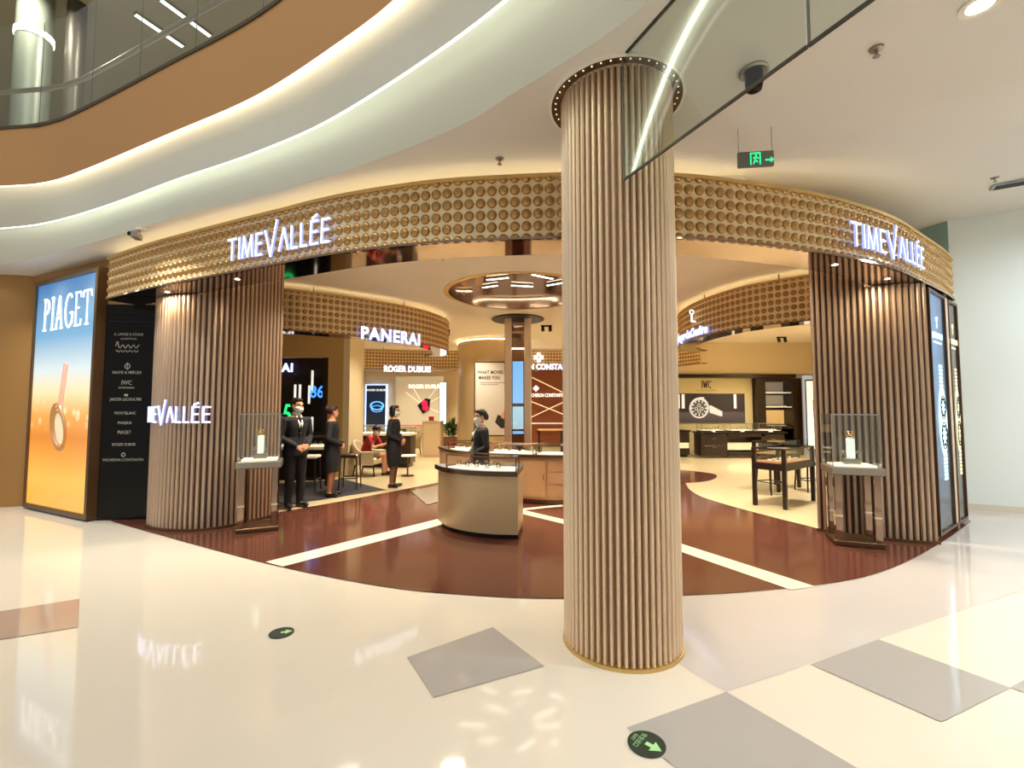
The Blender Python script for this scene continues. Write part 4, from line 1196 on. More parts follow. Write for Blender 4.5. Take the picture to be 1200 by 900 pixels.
# far left boutique wall
t = thing('pale_pier', 'slim pale wall pier under the left inner band', 'pier', (-4.02, 12.1, .011))
MB().bbox((0, 0, 1.9), (.16, .3, 3.8), .01).build('shaft', mat('pier_paint', 'd9cba6', .5), t)
MB().box((0, -.16, 2.6), (.09, .04, .09)).build('wall_lamp', mat('wall_lamp_glow', 'fff2cc', .4, emit='fff0c0', es=4), t)
t = thing('lit_wall_screen', 'blue screen with a shining watch on the back wall, far left', 'screen', (-6.0, 20.4, 0))
MB().box((0, 0, 1.6), (.98, .1, 2.2)).build('lit_frame', mat('blue_frame', 'cfe0ff', .4, emit='b9d2ff', es=1.2), t)
MB().box((0, -.06, 1.78), (.84, .02, 1.74)).build('screen', emit_grad('screen_night', [(0, '2a2c34'), (.5, '15283c'), (1, '12283f')], .9, 2.6, .7), t)
m = MB(); torus(m, (.05, -.08, 1.75), .22, .035, 24, 6, XZ, 1.25, .8); torus(m, (.05, -.08, 1.62), .2, .02, 24, 6, XZ, 1.2, .7); m.build('printed_watch', mat('screen_watch', '5aa6e8', .4, emit='5aa6f0', es=1.3), t)
letters_on(t, 'lettering', 'ROGER DUBUIS', 2.40, .09, SIGNS, y=-.075, font=True, ext=.004)
MB().box((0, -.06, .7), (.84, .02, .4)).build('lower_sheet', mat('pale_sheet', 'd7cfc0', .5), t)
t = thing('brand_wall_panel', 'pale lit wall panel with white lettering and a black and red pentagon', 'wall panel', (-4.1, 20.4, 0))
MB().box((0, 0, 1.8), (2.1, .1, 2.5)).build('board', mat('pale_rays', 'cfc6a8', .5, emit='d8d0b0', es=.25), t)
letters_on(t, 'lettering', 'ROGER DUBUIS', 2.52, .17, SIGNS, x=.25, y=-.055, font=True, ext=.008, bold=.002, xs=.88)
m = MB(); pent = [(-.26, .02), (.08, .33), (.30, .30), (.26, -.16), (-.02, -.36)]
m.add([(x + .2, -.06, z + 1.75) for x, z in pent] + [(x + .2, -.12, z * .92 + 1.75) for x, z in pent], [(0, 1, 2, 3, 4), (5, 6, 7, 8, 9)] + [(i, (i + 1) % 5, 5 + (i + 1) % 5, 5 + i) for i in range(5)]); m.build('pentagon', BLACKP, t)
m = MB(); m.ell((.26, -.14, 1.84), (.13, .03, .15)); m.ell((.3, -.14, 1.66), (.14, .03, .13)); m.build('red_emblem', mat('red_glow', 'e01238', .4, emit='f01a40', es=1.1), t)
m = MB()
for a, l in ((.5, 1.1), (.95, .9), (2.5, .8), (-.4, .7), (2.1, .9)):
    m.box((.2 + .6 * math.cos(a), -.055, 1.75 + .6 * math.sin(a)), (l, .006, .035), M=Matrix.Rotation(-a, 3, 'Y'))
m.build('ray_strip', mat('ray_pale', 'efe8d0', .4, emit='efe8d0', es=.5), t)
t = thing('light_panel', 'tall narrow white light panel on the back wall left of the gold column', 'light panel', (-3.05, 20.35, 0))
MB().box((0, .02, 1.85), (.34, .06, 1.9)).build('frame', SATIN, t); MB().box((0, -.016, 1.85), (.28, .02, 1.84)).build('lens', mat('white_panel_glow', 'f4fbff', .4, emit='f2faff', es=1.5), t)
t = thing('long_console', 'white console with a red-lit display on top, below the pentagon panel', 'console', (-3.9, 18.9, .011))
MB().bbox((0, 0, .45), (1.8, .5, .9), .01).build('body', mat('console_white', 'd8ceb4', .4), t); MB().box((0, 0, .925), (1.6, .4, .05)).build('red_tray', mat('red_tray', 'd2405a', .4, emit='d84a66', es=.5), t); MB().box((0, -.26, .6), (1.2, .02, .05)).build('groove', SATIN, t)
t = thing('reception_desk', 'tall beige desk block beside the potted plant', 'desk', (-2.68, 15.7, .011))
MB().bbox((0, 0, .58), (.62, .6, 1.16), .008).build('body', mat('beige_block', 'bfa67f', .5), t); MB().box((0, -.302, .58), (.5, .01, 1.0)).build('front_panel', mat('beige_block_panel', 'c8b08a', .45), t); MB().bbox((0, 0, 1.175), (.66, .64, .03), .006).build('top', mat('pale_worktop', 'd9c8ac', .3), t)
t = thing('red_box', 'small red box on top of the tall beige desk', 'box', (-2.72, 15.6, 1.202))
MB().bbox((0, 0, .06), (.16, .12, .12), .01).build('box_body', mat('red_card', 'b81c30', .5), t); MB().bbox((0, 0, .13), (.17, .13, .03), .006).build('lid', mat('red_card', 'b81c30', .5), t)
# potted plant and red bin
t = thing('potted_plant', 'bushy green plant in a brown planter left of the gold column', 'plant', (-2.2, 16.9, .011))
MB().bbox((0, 0, .29), (.66, .4, .58), .02).build('planter', mat('planter_brown', '8d6a4c', .5), t)
m = MB(); rnd = random.Random(3)
for k in range(150):
    a = rnd.uniform(0, 2 * PI); el = rnd.uniform(.15, 1.4); L = rnd.uniform(.3, .55); w = rnd.uniform(.03, .055)
    o = Vector((rnd.uniform(-.16, .16), rnd.uniform(-.08, .08), .58 + rnd.uniform(0, .35)))
    d = Vector((math.cos(a) * math.cos(el), math.sin(a) * math.cos(el), math.sin(el))); sd = d.cross(Vector((0, 0, 1))).normalized() * w
    mid = o + d * L * .55; tip = o + d * L + Vector((0, 0, -.16 * math.cos(el)))
    up = sd.cross(d).normalized() * .012
    m.add([o, mid - sd, mid - up, mid + sd, tip], [(0, 1, 2), (0, 2, 3), (1, 4, 2), (2, 4, 3)])
m.build('foliage', LEAFM, t)
m = MB(); [m.tube((.05 * k - .1, 0, .55), (.09 * k - .18, .02 * k, 1.1), .012, .007, 6) for k in range(5)]; m.build('stem', mat('stem', '5b5a2c', .6), t)
t = thing('fire_box', 'small red fire extinguisher box in front of the brown planter', 'fire box', (-2.08, 16.4, .011))
MB().bbox((0, 0, .2), (.34, .2, .40), .01).build('body', mat('fire_red', 'b3141c', .4), t); MB().box((0, -.102, .2), (.28, .008, .32)).build('door', mat('fire_red', 'b3141c', .4), t); MB().box((0, -.108, .24), (.12, .004, .06)).build('label_plate', WHITE, t)

# armchairs and little table
def armchair(label, loc, rz):
    t = thing('armchair', label, 'armchair', loc, rz)
    MB().bbox((0, -.03, .36), (.60, .56, .16), .04).build('seat', UPH, t)
    m = MB(); n = 22; rows = []
    for r, z in ((.31, .26), (.33, .45), (.36, .62)):
        rows.append([])
    def hz(f): return .58 + .24 * max(0, math.cos((f - .5) * PI * 1.0)) ** 1.2
    inner, outer = [], []
    A = [(-.32 + .0, -.28)] 
    pts = []
    for i in range(n + 1):
        f = i / n; a = PI * (1 - f)
        pts.append((.33 * math.cos(a), .02 + .32 * math.sin(a), f))
    pts = [(-.33, -.26, 0)] + pts + [(.33, -.26, 1)]
    def ring(k, zf): return [(x * k * (1 + .08 * zf), y * k * (1 + .10 * zf), .27 + zf * (hz(f) - .27)) for x, y, f in pts]
    m.grid([ring(.86, 0), ring(1.0, 0), ring(1.0, .5), ring(1.0, 1), ring(.93, 1.04), ring(.86, 1), ring(.86, 0)])
    e = len(pts)
    for i in (0, e - 1):
        m.f.append(tuple(k * e + i for k in range(6))); m.mi.append(0)
    m.build('backrest', UPH, t, smooth=True, auto=True)
    for sx in (-1, 1):
        MB().tube((sx * .25, -.24, .28), (sx * .26, -.26, 0), .022, .015, 8).build('leg', DARK, t)
        MB().tube((sx * .22, .22, .28), (sx * .24, .27, 0), .022, .015, 8).build('leg', DARK, t)
    return t
armchair('cream armchair with the seated person in red', (-3.45, 11.15, .011), 1.45)
armchair('empty cream armchair farther back beside the white console', (-3.55, 16.2, .011), -.7)
t = thing('side_table', 'small round white side table right of the cream armchair', 'side table', (-2.48, 11.05, .011))
m = MB(); m.lathe([(0, .46), (.2, .46), (.21, .475), (.2, .49), (0, .49)], n=28); m.build('table_top', WHITE, t, smooth=True, auto=True)
MB().tube((0, 0, .02), (0, 0, .46), .02, n=10).build('stem', BRONZE, t)
m = MB(); m.lathe([(0, 0), (.15, 0), (.14, .02), (0, .025)], n=24); m.build('base', BRONZE, t)
t = thing('low_console', 'dark slim side console behind the woman in the black dress', 'console', (-3.75, 15.2, .011))
MB().box((0, 0, .92), (.5, .3, .03)).build('top', DARK, t)
for sx in (-1, 1): MB().box((sx * .23, 0, .45), (.03, .28, .9)).build('leg', DARK, t)

# brown boutique wall right of the screen column
t = thing('brand_wall_panel', 'red-brown back wall panel with crossed pale lines and white lettering', 'wall panel', (2.2, 19.6, 0))
MB().box((0, .05, 1.75), (3.2, .1, 3.1)).build('board', mat('russet_panel', '8f4d33', .6, noise=.06, nscale=4), t)
m = MB()
for (x0, z0), (x1, z1) in (((-1.35, 2.95), (.4, 2.1)), ((-1.45, 1.95), (.3, 1.25)), ((-1.4, 1.25), (.2, 2.0)), ((.2, 2.0), (1.4, 2.8)), ((.4, 2.1), (1.5, 1.4))):
    m.tube((x0, -.02, z0), (x1, -.02, z1), .022, n=6)
m.build('pale_line', mat('pale_line', 'f0d9a8', .4, emit='f0d9a8', es=.6), t)
letters_on(t, 'lettering', 'VACHERON CONSTANTIN', 2.12, .15, SIGNS, x=-.75, y=-.01, font=True, ext=.008, bold=.003, xs=.62)
m = MB(); [m.box((-1.18 + .07 * math.cos(k * PI / 2), -.02, 2.48 + .07 * math.sin(k * PI / 2)), (.09, .03, .09)) for k in range(4)]; m.build('logo', SIGNW, t)
MB().box((-.4, -.1, 1.0), (2.0, .25, .05)).build('lit_shelf', mat('lit_shelf_edge', 'cfc6b4', .4, emit='e8ddc2', es=.5), t)
t = thing('dark_table', 'small dark table in front of the red-brown wall panel', 'table', (1.35, 16.3, .011))
MB().bbox((0, 0, .86), (.9, .5, .05), .006).build('table_top', WOOD, t)
for sx in (-1, 1):
    for sy in (-1, 1): MB().box((sx * .4, sy * .2, .42), (.05, .05, .84)).build('leg', DARK, t)

# ================================================================== things on and under the ceilings
def czat(x, y): return CZ + .15 * max(0, foldd(x, y))
def sprinkler(label, x, y, z):
    t = thing('sprinkler', label, 'sprinkler', (x, y, z))
    m = MB(); m.lathe([(0, 0), (.04, 0), (.036, -.012), (.018, -.02), (0, -.02)], n=16); m.build('escutcheon', SATIN, t, smooth=True, auto=True)
    m = MB(); m.tube((0, 0, -.015), (0, 0, -.05), .008, n=8); m.lathe([(0, -.05), (.02, -.052), (.02, -.056), (0, -.058)], n=12); m.build('deflector', SATIN, t)
sprinkler('ceiling sprinkler right of the hanging glass barrier', 2.26, 2.74, czat(2.26, 2.74))
sprinkler('ceiling sprinkler left of the ribbed pillar above the entrance fascia', -.11, 4.0, CZ)
sprinkler('small ceiling sprinkler far right, beside the air vent', 5.64, 5.24, czat(5.64, 5.24))
for x, y, l in ((-2.25, 7.0, 'sprinkler on the shop ceiling above the standing man'), (-1.05, 6.9, 'sprinkler on the shop ceiling left of the mirrored recess'), (-.95, 9.0, 'sprinkler on the shop ceiling above the gold column'), (3.0, 9.4, 'sprinkler on the shop ceiling near the right inner band')): sprinkler(l, x, y, IZ)
t = thing('downlight', 'bright round downlight in the ceiling at the top right corner', 'downlight', (2.59, 2.43, czat(2.59, 2.43)))
m = MB(); m.lathe([(.06, -.002), (.085, -.002), (.09, -.01), (.06, -.012)], n=28); m.build('trim_ring', WHITE, t, smooth=True, auto=True)
m = MB(); m.lathe([(0, -.006), (.062, -.004)], n=24); m.build('lens', LAMPW, t)
t = thing('ceiling_camera', 'black round ceiling camera seen through the hanging glass barrier', 'camera', (1.60, 2.93, CZ))
m = MB(); m.lathe([(.05, 0), (.088, 0), (.092, -.012), (.08, -.02), (.05, -.014)], n=32); m.build('trim_ring', SATIN, t, smooth=True, auto=True)
m = MB(); m.lathe([(0, -.005), (.055, -.005), (.055, -.10), (.045, -.135), (.02, -.15), (0, -.152)], n=28); m.build('camera_body', BLACK, t, smooth=True, auto=True)
t = thing('air_vent', 'slotted air vent in the ceiling at the far right edge', 'vent', (6.22, 5.42, czat(6.22, 5.42) - .03), -.55)
MB().box((0, 0, 0), (.62, .16, .03)).build('frame', mat('vent_grey', '9aa3a6', .5), t)
m = MB(); [m.box((0, -.05 + .035 * k, -.017), (.56, .018, .008)) for k in range(4)]; m.build('grille', DARKM, t)
ez = czat(1.93, 3.55)
t = thing('exit_sign', 'dark hanging exit sign with green running figure and arrow', 'exit sign', (1.93, 3.55, 0), -.12)
EZ = 3.56
m = MB(); m.bbox((0, 0, EZ), (.27, .024, .125), .003); m.build('board', mat('sign_charcoal', '6a6d68', .4), t)
for sx in (-.125, .125): MB().tube((sx, 0, EZ + .06), (sx, 0, ez), .0025, n=6).build('hanger', SATIN, t)
GG = mat('exit_green', '22e08a', .4, emit='1fe08c', es=1.2)
m = MB()
for c, s in (((-.005, -.014, EZ + .045), (.075, .004, .008)), ((-.04, -.014, EZ), (.008, .004, .095)), ((.03, -.014, EZ), (.008, .004, .095)), ((.095, -.014, EZ - .015), (.05, .004, .011))): m.box(c, s)
m.add([(.108, -.016, EZ + .01), (.132, -.016, EZ - .015), (.108, -.016, EZ - .04)], [(0, 1, 2)])
m.ell((.0, -.016, EZ + .03), (.008, .003, .009), 10, 6)
for a, b in (((-.002, EZ + .018), (-.008, EZ - .012)), ((-.008, EZ - .012), (.012, EZ - .03)), ((-.008, EZ - .012), (-.02, EZ - .042)), ((-.002, EZ + .014), (.018, EZ + .0)), ((-.002, EZ + .014), (-.022, EZ + .004))): m.tube((a[0], -.016, a[1]), (b[0], -.016, b[1]), .0045, n=6)
m.build('pictogram', GG, t)
t = thing('security_camera', 'small security camera on the ceiling above the left end of the fascia', 'camera', (-4.60, 5.60, CZ))
m = MB(); m.lathe([(0, 0), (.055, 0), (.05, -.02), (0, -.022)], n=18); m.build('mount', WHITE, t)
m = MB(); m.tube((-.01, 0, -.02), (-.02, -.01, -.08), .012, n=8); m.build('bracket', SATIN, t)
m = MB(); m.box((-.03, -.03, -.10), (.075, .15, .07), .35); m.build('housing', SATIN, t); m = MB(); m.tube((-.055, -.10, -.10), (-.058, -.112, -.10), .026, n=14); m.build('lens', BLACK, t)
def spot_pair(label, x, y, z):
    t = thing('ceiling_spot', label, 'spotlight', (x, y, z))
    MB().box((0, 0, -.02), (.3, .05, .04)).build('track', DARKM, t)
    for sx in (-.1, .1): MB().tube((sx, 0, -.04), (sx, -.05, -.16), .04, .05, 12).build('lamp_head', DARKM, t)
spot_pair('pair of black ceiling spots right of the screen column', .95, 12.6, IZ)
spot_pair('pair of black ceiling spots left of the gold column', -1.95, 13.3, IZ)
spot_pair('pair of black ceiling spots at the back right under the boutique soffit', 8.6, 14.6, IZ)

# hanging glass smoke barrier
def barrier(label, p, q, z0, z1, group=None):
    p, q = Vector(p), Vector(q); d = q - p
    t = thing('smoke_barrier', label, 'glass barrier', ((p.x + q.x) / 2, (p.y + q.y) / 2, z0), math.atan2(d.y, d.x), group)
    L = d.length
    MB().box((0, 0, (z1 - z0) / 2), (L - .008, .008, z1 - z0)).build('glass_pane', GLASSB, t)
    MB().box((0, 0, -.004), (L, .014, .012)).build('edge_channel', mat('edge_steel', '4b4a42', .3, .7), t); MB().box((0, 0, z1 - z0 - .006), (L, .016, .012)).build('ceiling_channel', mat('edge_steel', '4b4a42', .3, .7), t)
    m = MB(); m.box((-L / 2 + .004, 0, (z1 - z0) / 2), (.006, .012, z1 - z0)); m.build('side_seal', mat('edge_seal', '5c665c', .3), t)
BA = Vector((.70, 2.81)); BD = Vector((.405, -.914))
barrier('hanging glass pane that ends at the ribbed pillar', BA, BA + BD * 1.16, 3.02, CZ)
barrier('hanging glass pane beyond the joint, at the top edge of the photo', BA + BD * 1.165, BA + BD * 2.5, 3.02, CZ)

# balustrade of the gallery above
t = thing('glass_balustrade', 'curved green glass balustrade on the gold gallery edge, upper left', 'balustrade', (-4, 5.2, 5.26))
n = 60
m = MB(); m.grid([L1.line(5.22, -.06, n), L1.line(6.75, -.06, n)]); m.build('glass_pane', GLASSG, t, world=True, smooth=True)
m = MB(); m.grid([L1.line(5.26, .012, n), L1.line(5.30, .012, n), L1.line(5.30, -.09, n), L1.line(5.26, -.09, n), L1.line(5.26, .012, n)]); m.build('base_channel', mat('channel_dark', '4f4835', .4, .6), t, world=True, smooth=True, auto=True)
m = MB(); m.path_tube([Vector(p) for p in L1.line(5.9, -.16, n)], .03, 10); m.build('handrail', SATIN, t, world=True, smooth=True)
for s in [L1.L * f for f in (.42, .47, .52, .57, .62, .67)]:
    a, d, nn = L1.at(s, -.06); m = MB(); m.tube((a.x, a.y, 5.28), (a.x, a.y, 6.74), .004, n=6); m.build('pane_joint', mat('edge_seal', '5c665c', .3), t, world=True)
def gallery_column(label, x, y, r, mt, lit):
    t = thing('gallery_column', label, 'column', (x, y, 5.25))
    m = MB(); m.lathe([(r, 0), (r, 4.9)], n=40); m.build('shaft', mt, t, smooth=True)
    m = MB(); m.lathe([(r - .01, 3.85 if lit else .1), (r + .02, 3.85 if lit else .1), (r + .02, 3.97 if lit else .2), (r - .01, 3.97 if lit else .2)], n=40); m.build('light_ring' if lit else 'base_ring', mat('ring_glow', 'ffffff', .4, emit='fffbee', es=3) if lit else SATIN, t)
gallery_column('grey round gallery column with a white light ring, at the top left corner', -9.75, 9.0, .28, mat('gallery_grey', '7d8378', .35, .2), True)
gallery_column('dark brown gallery column just right of the grey one, upper left', -9.2, 9.3, .16, mat('gallery_dark', '4b4338', .4, .2), False)
for (x, y, a, l), lb in zip(((-7.93, 9.93, 1.15, 1.0), (-7.1, 9.6, 1.15, 1.05)), ('glowing bar in the gallery, left one of two', 'glowing bar in the gallery, right one of two')):
    t = thing('gallery_bar', lb, 'ceiling light', (x, y, 10.15), a)  # emissive bar set under the gallery ceiling
    MB().box((0, 0, -.03), (l, .12, .06)).build('housing', SATIN, t); MB().box((0, 0, -.065), (l - .04, .09, .012)).build('lens', mat('gallery_bar_glow', 'ffffff', .4, emit=(.95, 1, .88), es=2.2), t)
for x, y in ((-9.4, 8.2), (-7.4, 8.6), (-5.4, 8.2)):
    lamp('gallery_lamp', (x, y, 9.9), 110, .3, (1, .95, .8))

# floor stickers
def sticker(label, x, y, rz, sx, words):
    t = thing('floor_sticker', label, 'floor sticker', (x, y, .0045), rz)
    m = MB(); m.lathe([(0, .003), (sx, .003), (sx, 0)], n=36); m.build('disc', mat('sticker_green', '24352a', .4), t)
    gl = mat('sticker_pale_green', 'a6dc9a', .5); m = MB()
    m.add([(x_ * sx, y_ * sx, .0036) for x_, y_ in ((-.05, -.14), (.32, -.14), (.32, -.42), (.86, 0), (.32, .42), (.32, .14), (-.05, .14))], [tuple(range(7))]); m.build('arrow', gl, t)
    if words:
        for s, yy, c in (('EXIT', .82, .20), ('安全出口', .50, .24)):
            vs, fs = text_mesh(s, c * sx / .72, .0002, .95); mb = MB()
            # lines run across the arrow
            mb.add([(-yy * sx + p[1] * 1.0 - .0, -p[0] * 1.0, .0038) for p in vs], fs); mb.build('lettering', gl, t)
    return t
sticker('dark green round exit sticker with pale arrow on the floor by the pillar', .635, 2.265, -.75, .088, True)
sticker('small dark green round arrow sticker on the floor left of the pillar', -1.63, 3.35, .35, .082, False)
t = bpy.data.objects

# ================================================================== people
def solid(mb, name, m, parent, vox=.011, smooth=3):
    o = mb.build(name, m, None)
    r = o.modifiers.new('merge', 'REMESH'); r.mode = 'VOXEL'; r.voxel_size = vox; r.use_smooth_shade = True
    if smooth:
        s = o.modifiers.new('soft', 'SMOOTH'); s.factor = .5; s.iterations = smooth
    bpy.context.view_layer.update()
    dg = bpy.context.evaluated_depsgraph_get()
    me = bpy.data.meshes.new_from_object(o.evaluated_get(dg))
    old = o.data; o.modifiers.clear(); o.data = me; me.name = name
    bpy.data.meshes.remove(old)
    if not me.materials: me.materials.append(m)
    o.parent = parent
    return o
def lerp(a, b, t): return Vector(a).lerp(Vector(b), t)
def hand(mb, wrist, d, palm_n, thumb, s=1.0):
    # palm and five bent fingers; d hand direction, palm_n facing of the palm, thumb the side the thumb leaves from
    d = Vector(d).normalized(); pn = Vector(palm_n); pn = (pn - d * pn.dot(d)).normalized(); sd = Vector(thumb); sd = (sd - d * sd.dot(d) - pn * sd.dot(pn)).normalized()
    w = Vector(wrist)
    k = w + d * .085 * s
    for q in (-.027, -.009, .009, .027):
        mb.capsule(w + sd * q * .7 * s + d * .01 * s, .016 * s, k + sd * q * s, .0135 * s, 8)
    for q, L in ((.028, .068), (.010, .078), (-.009, .072), (-.027, .056)):
        a = k + sd * q * s; b = a + (d * .55 + pn * .25).normalized() * L * .5 * s; c = b + (d * .45 + pn * .8).normalized() * L * .5 * s
        mb.capsule(a, .0105 * s, b, .0095 * s, 8); mb.capsule(b, .0095 * s, c, .008 * s, 8)
    a = w + d * .03 * s + sd * .025 * s; b = a + (d * .5 + sd * .8).normalized() * .04 * s; c = b + (d * .9 + pn * .4).normalized() * .035 * s
    mb.capsule(a, .015 * s, b, .011 * s, 8); mb.capsule(b, .011 * s, c, .009 * s, 8)
def person(label, loc, rz, P, outfit, H=1.7, hair='short', hairm=None, mask=True, head_yaw=0.0, head_pitch=0.0, cap=False, group=None):
    # P: joints in metres, facing -y.  neck, head, pelvis, chest, shoulders / elbows / wrists / hips / knees / ankles as (left, right)
    t = thing('person', label, 'person', loc, rz)
    k = H / 1.7
    sk = MB()
    pel, wst, chs, nek, hd = (Vector(P[n]) for n in ('pelvis', 'waist', 'chest', 'neck', 'head'))
    fem = P.get('fem', False)
    shw = .165 if fem else .19
    tor = [(lerp(pel, wst, -.45), .15, .11), (pel, .165 if not fem else .175, .115), (wst, .135 if not fem else .122, .098), (chs, .158 if not fem else .145, .112), (lerp(chs, nek, .55), shw - .005, .10), (lerp(chs, nek, .82), .11, .075), (nek, .055, .055)]
    def torso(mb, g, upto=7, frm=0): mb.loft([(c, (rx + g) * k, (ry + g) * k) for c, rx, ry in tor[frm:upto]], 22)
    torso(sk, 0)
    sk.capsule(nek - Vector((0, 0, .03)), .054 * k, lerp(nek, hd, .6), .05 * k)
    Rh = Matrix.Rotation(head_yaw, 3, 'Z') @ Matrix.Rotation(head_pitch, 3, 'X')
    def hp(x, y, z): return hd + Rh @ (Vector((x, y, z)) * k)
    sk.ell(hp(0, .01, .02), (.072 * k, .092 * k, .095 * k), 18, 12, Rh); sk.ell(hp(0, -.025, -.055), (.055 * k, .065 * k, .065 * k), 16, 10, Rh)
    sk.capsule(hp(0, -.09, .012), .010 * k, hp(0, -.106, -.022), .014 * k, 8)
    for sx in (-1, 1):
        sk.ell(hp(sx * .074, .012, -.005), (.010 * k, .02 * k, .032 * k), 10, 8, Rh)
        sk.capsule(hp(sx * .02, -.086, .035), .010 * k, hp(sx * .045, -.078, .035), .009 * k, 8)
    sk.capsule(hp(-.02, -.084, -.058), .009 * k, hp(.02, -.084, -.058), .009 * k, 8)
    arms, legs = MB(), MB()
    jk = MB()
    for i, sx in ((0, -1), (1, 1)):
        S, E_, Wr = (Vector(P[n][i]) for n in ('shoulder', 'elbow', 'wrist')); Hp, K, A = (Vector(P[n][i]) for n in ('hip', 'knee', 'ankle'))
        sk.capsule(lerp(nek, S, .2) - Vector((0, 0, .04 * k)), .045 * k, S, .048 * k)
        sk.capsule(S, .05 * k, E_, .038 * k); sk.capsule(E_, .038 * k, Wr, .026 * k)
        hdv = P['handdir'][i] if 'handdir' in P else (Wr - E_)
        hand(sk, Wr, hdv, P.get('palm', ((0, .6, -.6), (0, .6, -.6)))[i], P.get('thumb', ((.2, -1, .5), (-.2, -1, .5)))[i], k)
        sk.capsule(Hp, .085 * k, K, .056 * k); sk.capsule(K - Vector((0, 0, .0)), .054 * k, lerp(K, A, .35), .052 * k); sk.capsule(lerp(K, A, .3), .052 * k, A, .034 * k)
        ft = Vector(P.get('toe', ((0, -1, 0), (0, -1, 0)))[i]).normalized()
        sk.capsule(A + Vector((0, 0, -.03)) - ft * .02, .034 * k, A + ft * .12 * k + Vector((0, 0, -.045 * k)), .028 * k)
    solid(sk, 'body', SKIN, t, .0085 * k, 2)
    ft_ = []
    # clothes
    if outfit in ('suit', 'dress'):
        torso(jk, .016, 6)
        for i in (0, 1):
            S, E_, Wr = (Vector(P[n][i]) for n in ('shoulder', 'elbow', 'wrist'))
            jk.capsule(lerp(nek, S, .25) - Vector((0, 0, .05 * k)), .056 * k, S - Vector((0, 0, .01 * k)), .060 * k)
            jk.capsule(S, .062 * k, E_, .052 * k); jk.capsule(E_, .052 * k, lerp(E_, Wr, .93), .040 * k)
    hips = [Vector(p) for p in P['hip']]
    if outfit == 'suit':
        jk.loft([(pel - Vector((0, 0, .14 * k)), .192 * k, .142 * k), (pel, .188 * k, .136 * k), (wst, .16 * k, .118 * k)], 22)
        solid(jk, 'jacket', SUIT, t, .011 * k)
        tr = MB()
        tr.loft([(pel - Vector((0, 0, .1 * k)), .168 * k, .12 * k), (pel + Vector((0, 0, .05)), .17 * k, .118 * k)], 20)
        for i in (0, 1):
            Hp, K, A = (Vector(P[n][i]) for n in ('hip', 'knee', 'ankle'))
            tr.capsule(Hp, .098 * k, K, .072 * k); tr.capsule(K, .072 * k, A + Vector((0, 0, -.0)), .056 * k)
        solid(tr, 'trousers', SUIT, t, .012 * k)
        yf = chs.y - .128 * k
        m = MB(); m.add([(-.05 * k, yf + .07 * k, nek.z - .0), (.05 * k, yf + .07 * k, nek.z), (.03 * k, yf - .012, chs.z + .05), (0, yf - .014, chs.z - .1 * k), (-.03 * k, yf - .012, chs.z + .05),
                         (-.05 * k, yf + .09 * k, nek.z - .0), (.05 * k, yf + .09 * k, nek.z), (.03 * k, yf + .02, chs.z + .05), (0, yf + .02, chs.z - .1 * k), (-.03 * k, yf + .02, chs.z + .05)],
                        [(0, 1, 2, 3, 4), (5, 6, 7, 8, 9)] + [(i, (i + 1) % 5, 5 + (i + 1) % 5, 5 + i) for i in range(5)]); m.build('shirt_front', SHIRT, t)
        m = MB(); m.box((0, yf + .045 * k, nek.z - .03 * k), (.03 * k, .02, .04 * k), M=Matrix.Rotation(-.5, 3, 'X')); m.capsule((0, yf + .02, nek.z - .06), .012 * k, (0, yf - .016, chs.z - .06 * k), .02 * k, 8); m.build('tie', BLACKP, t)
        m = MB(); m.lathe([(.058 * k, 0), (.062 * k, .0), (.06 * k, .035 * k), (.054 * k, .035 * k)], (nek.x, nek.y - .004, nek.z + .0), 20); m.build('collar', SHIRT, t, smooth=True)
    elif outfit == 'dress':
        kn = (Vector(P['knee'][0]) + Vector(P['knee'][1])) / 2
        jk.loft([(kn + Vector((0, 0, -.03)), .17 * k, .13 * k), (lerp(kn, pel, .5), .195 * k, .15 * k), (pel, .195 * k, .138 * k), (wst, .142 * k, .116 * k)], 24)
        solid(jk, 'dress', SUIT, t, .012 * k)
        st = MB()
        for i in (0, 1):
            K, A = (Vector(P[n][i]) for n in ('knee', 'ankle'))
            st.capsule(lerp(K, pel, .2), .066 * k, K, .058 * k); st.capsule(K, .056 * k, lerp(K, A, .35), .0545 * k); st.capsule(lerp(K, A, .3), .0545 * k, A - Vector((0, 0, .01)), .0365 * k)
        solid(st, 'stockings', P.get('stock', STOCK), t, .010 * k)
    else:
        torso(jk, .022, 6)
        for i in (0, 1):
            S, E_ = (Vector(P[n][i]) for n in ('shoulder', 'elbow')); jk.capsule(S, .068 * k, lerp(S, E_, .62), .062 * k)
        solid(jk, 'shirt', REDS, t, .012 * k)
        tr = MB()
        tr.loft([(pel - Vector((0, 0, .1 * k)), .18 * k, .13 * k), (pel + Vector((0, 0, .05)), .178 * k, .13 * k)], 20)
        for i in (0, 1):
            Hp, K = (Vector(P[n][i]) for n in ('hip', 'knee')); tr.capsule(Hp, .10 * k, lerp(Hp, K, .75), .085 * k)
        solid(tr, 'shorts', SHORTS, t, .012 * k)
    for i in (0, 1):
        A = Vector(P['ankle'][i]); f = Vector(P.get('toe', ((0, -1, 0), (0, -1, 0)))[i]).normalized()
        m = MB(); m.capsule(A - f * .03 * k + Vector((0, 0, -.045 * k)), .042 * k, A + f * .14 * k + Vector((0, 0, -.05 * k)), .036 * k, 12)
        m.box((A.x - f.x * .03, A.y - f.y * .03, A.z - .075 * k), (.06 * k, .06 * k, .03 * k))
        sh = solid(m, 'shoe', LEATHER, t, .009 * k, 2)
    # head details
    for sx in (-1, 1):
        m = MB(); m.ell(hp(sx * .03, -.082, .018), (.011 * k, .006 * k, .006 * k), 10, 6, Rh); m.build('eye', BLACKP, t, smooth=True)
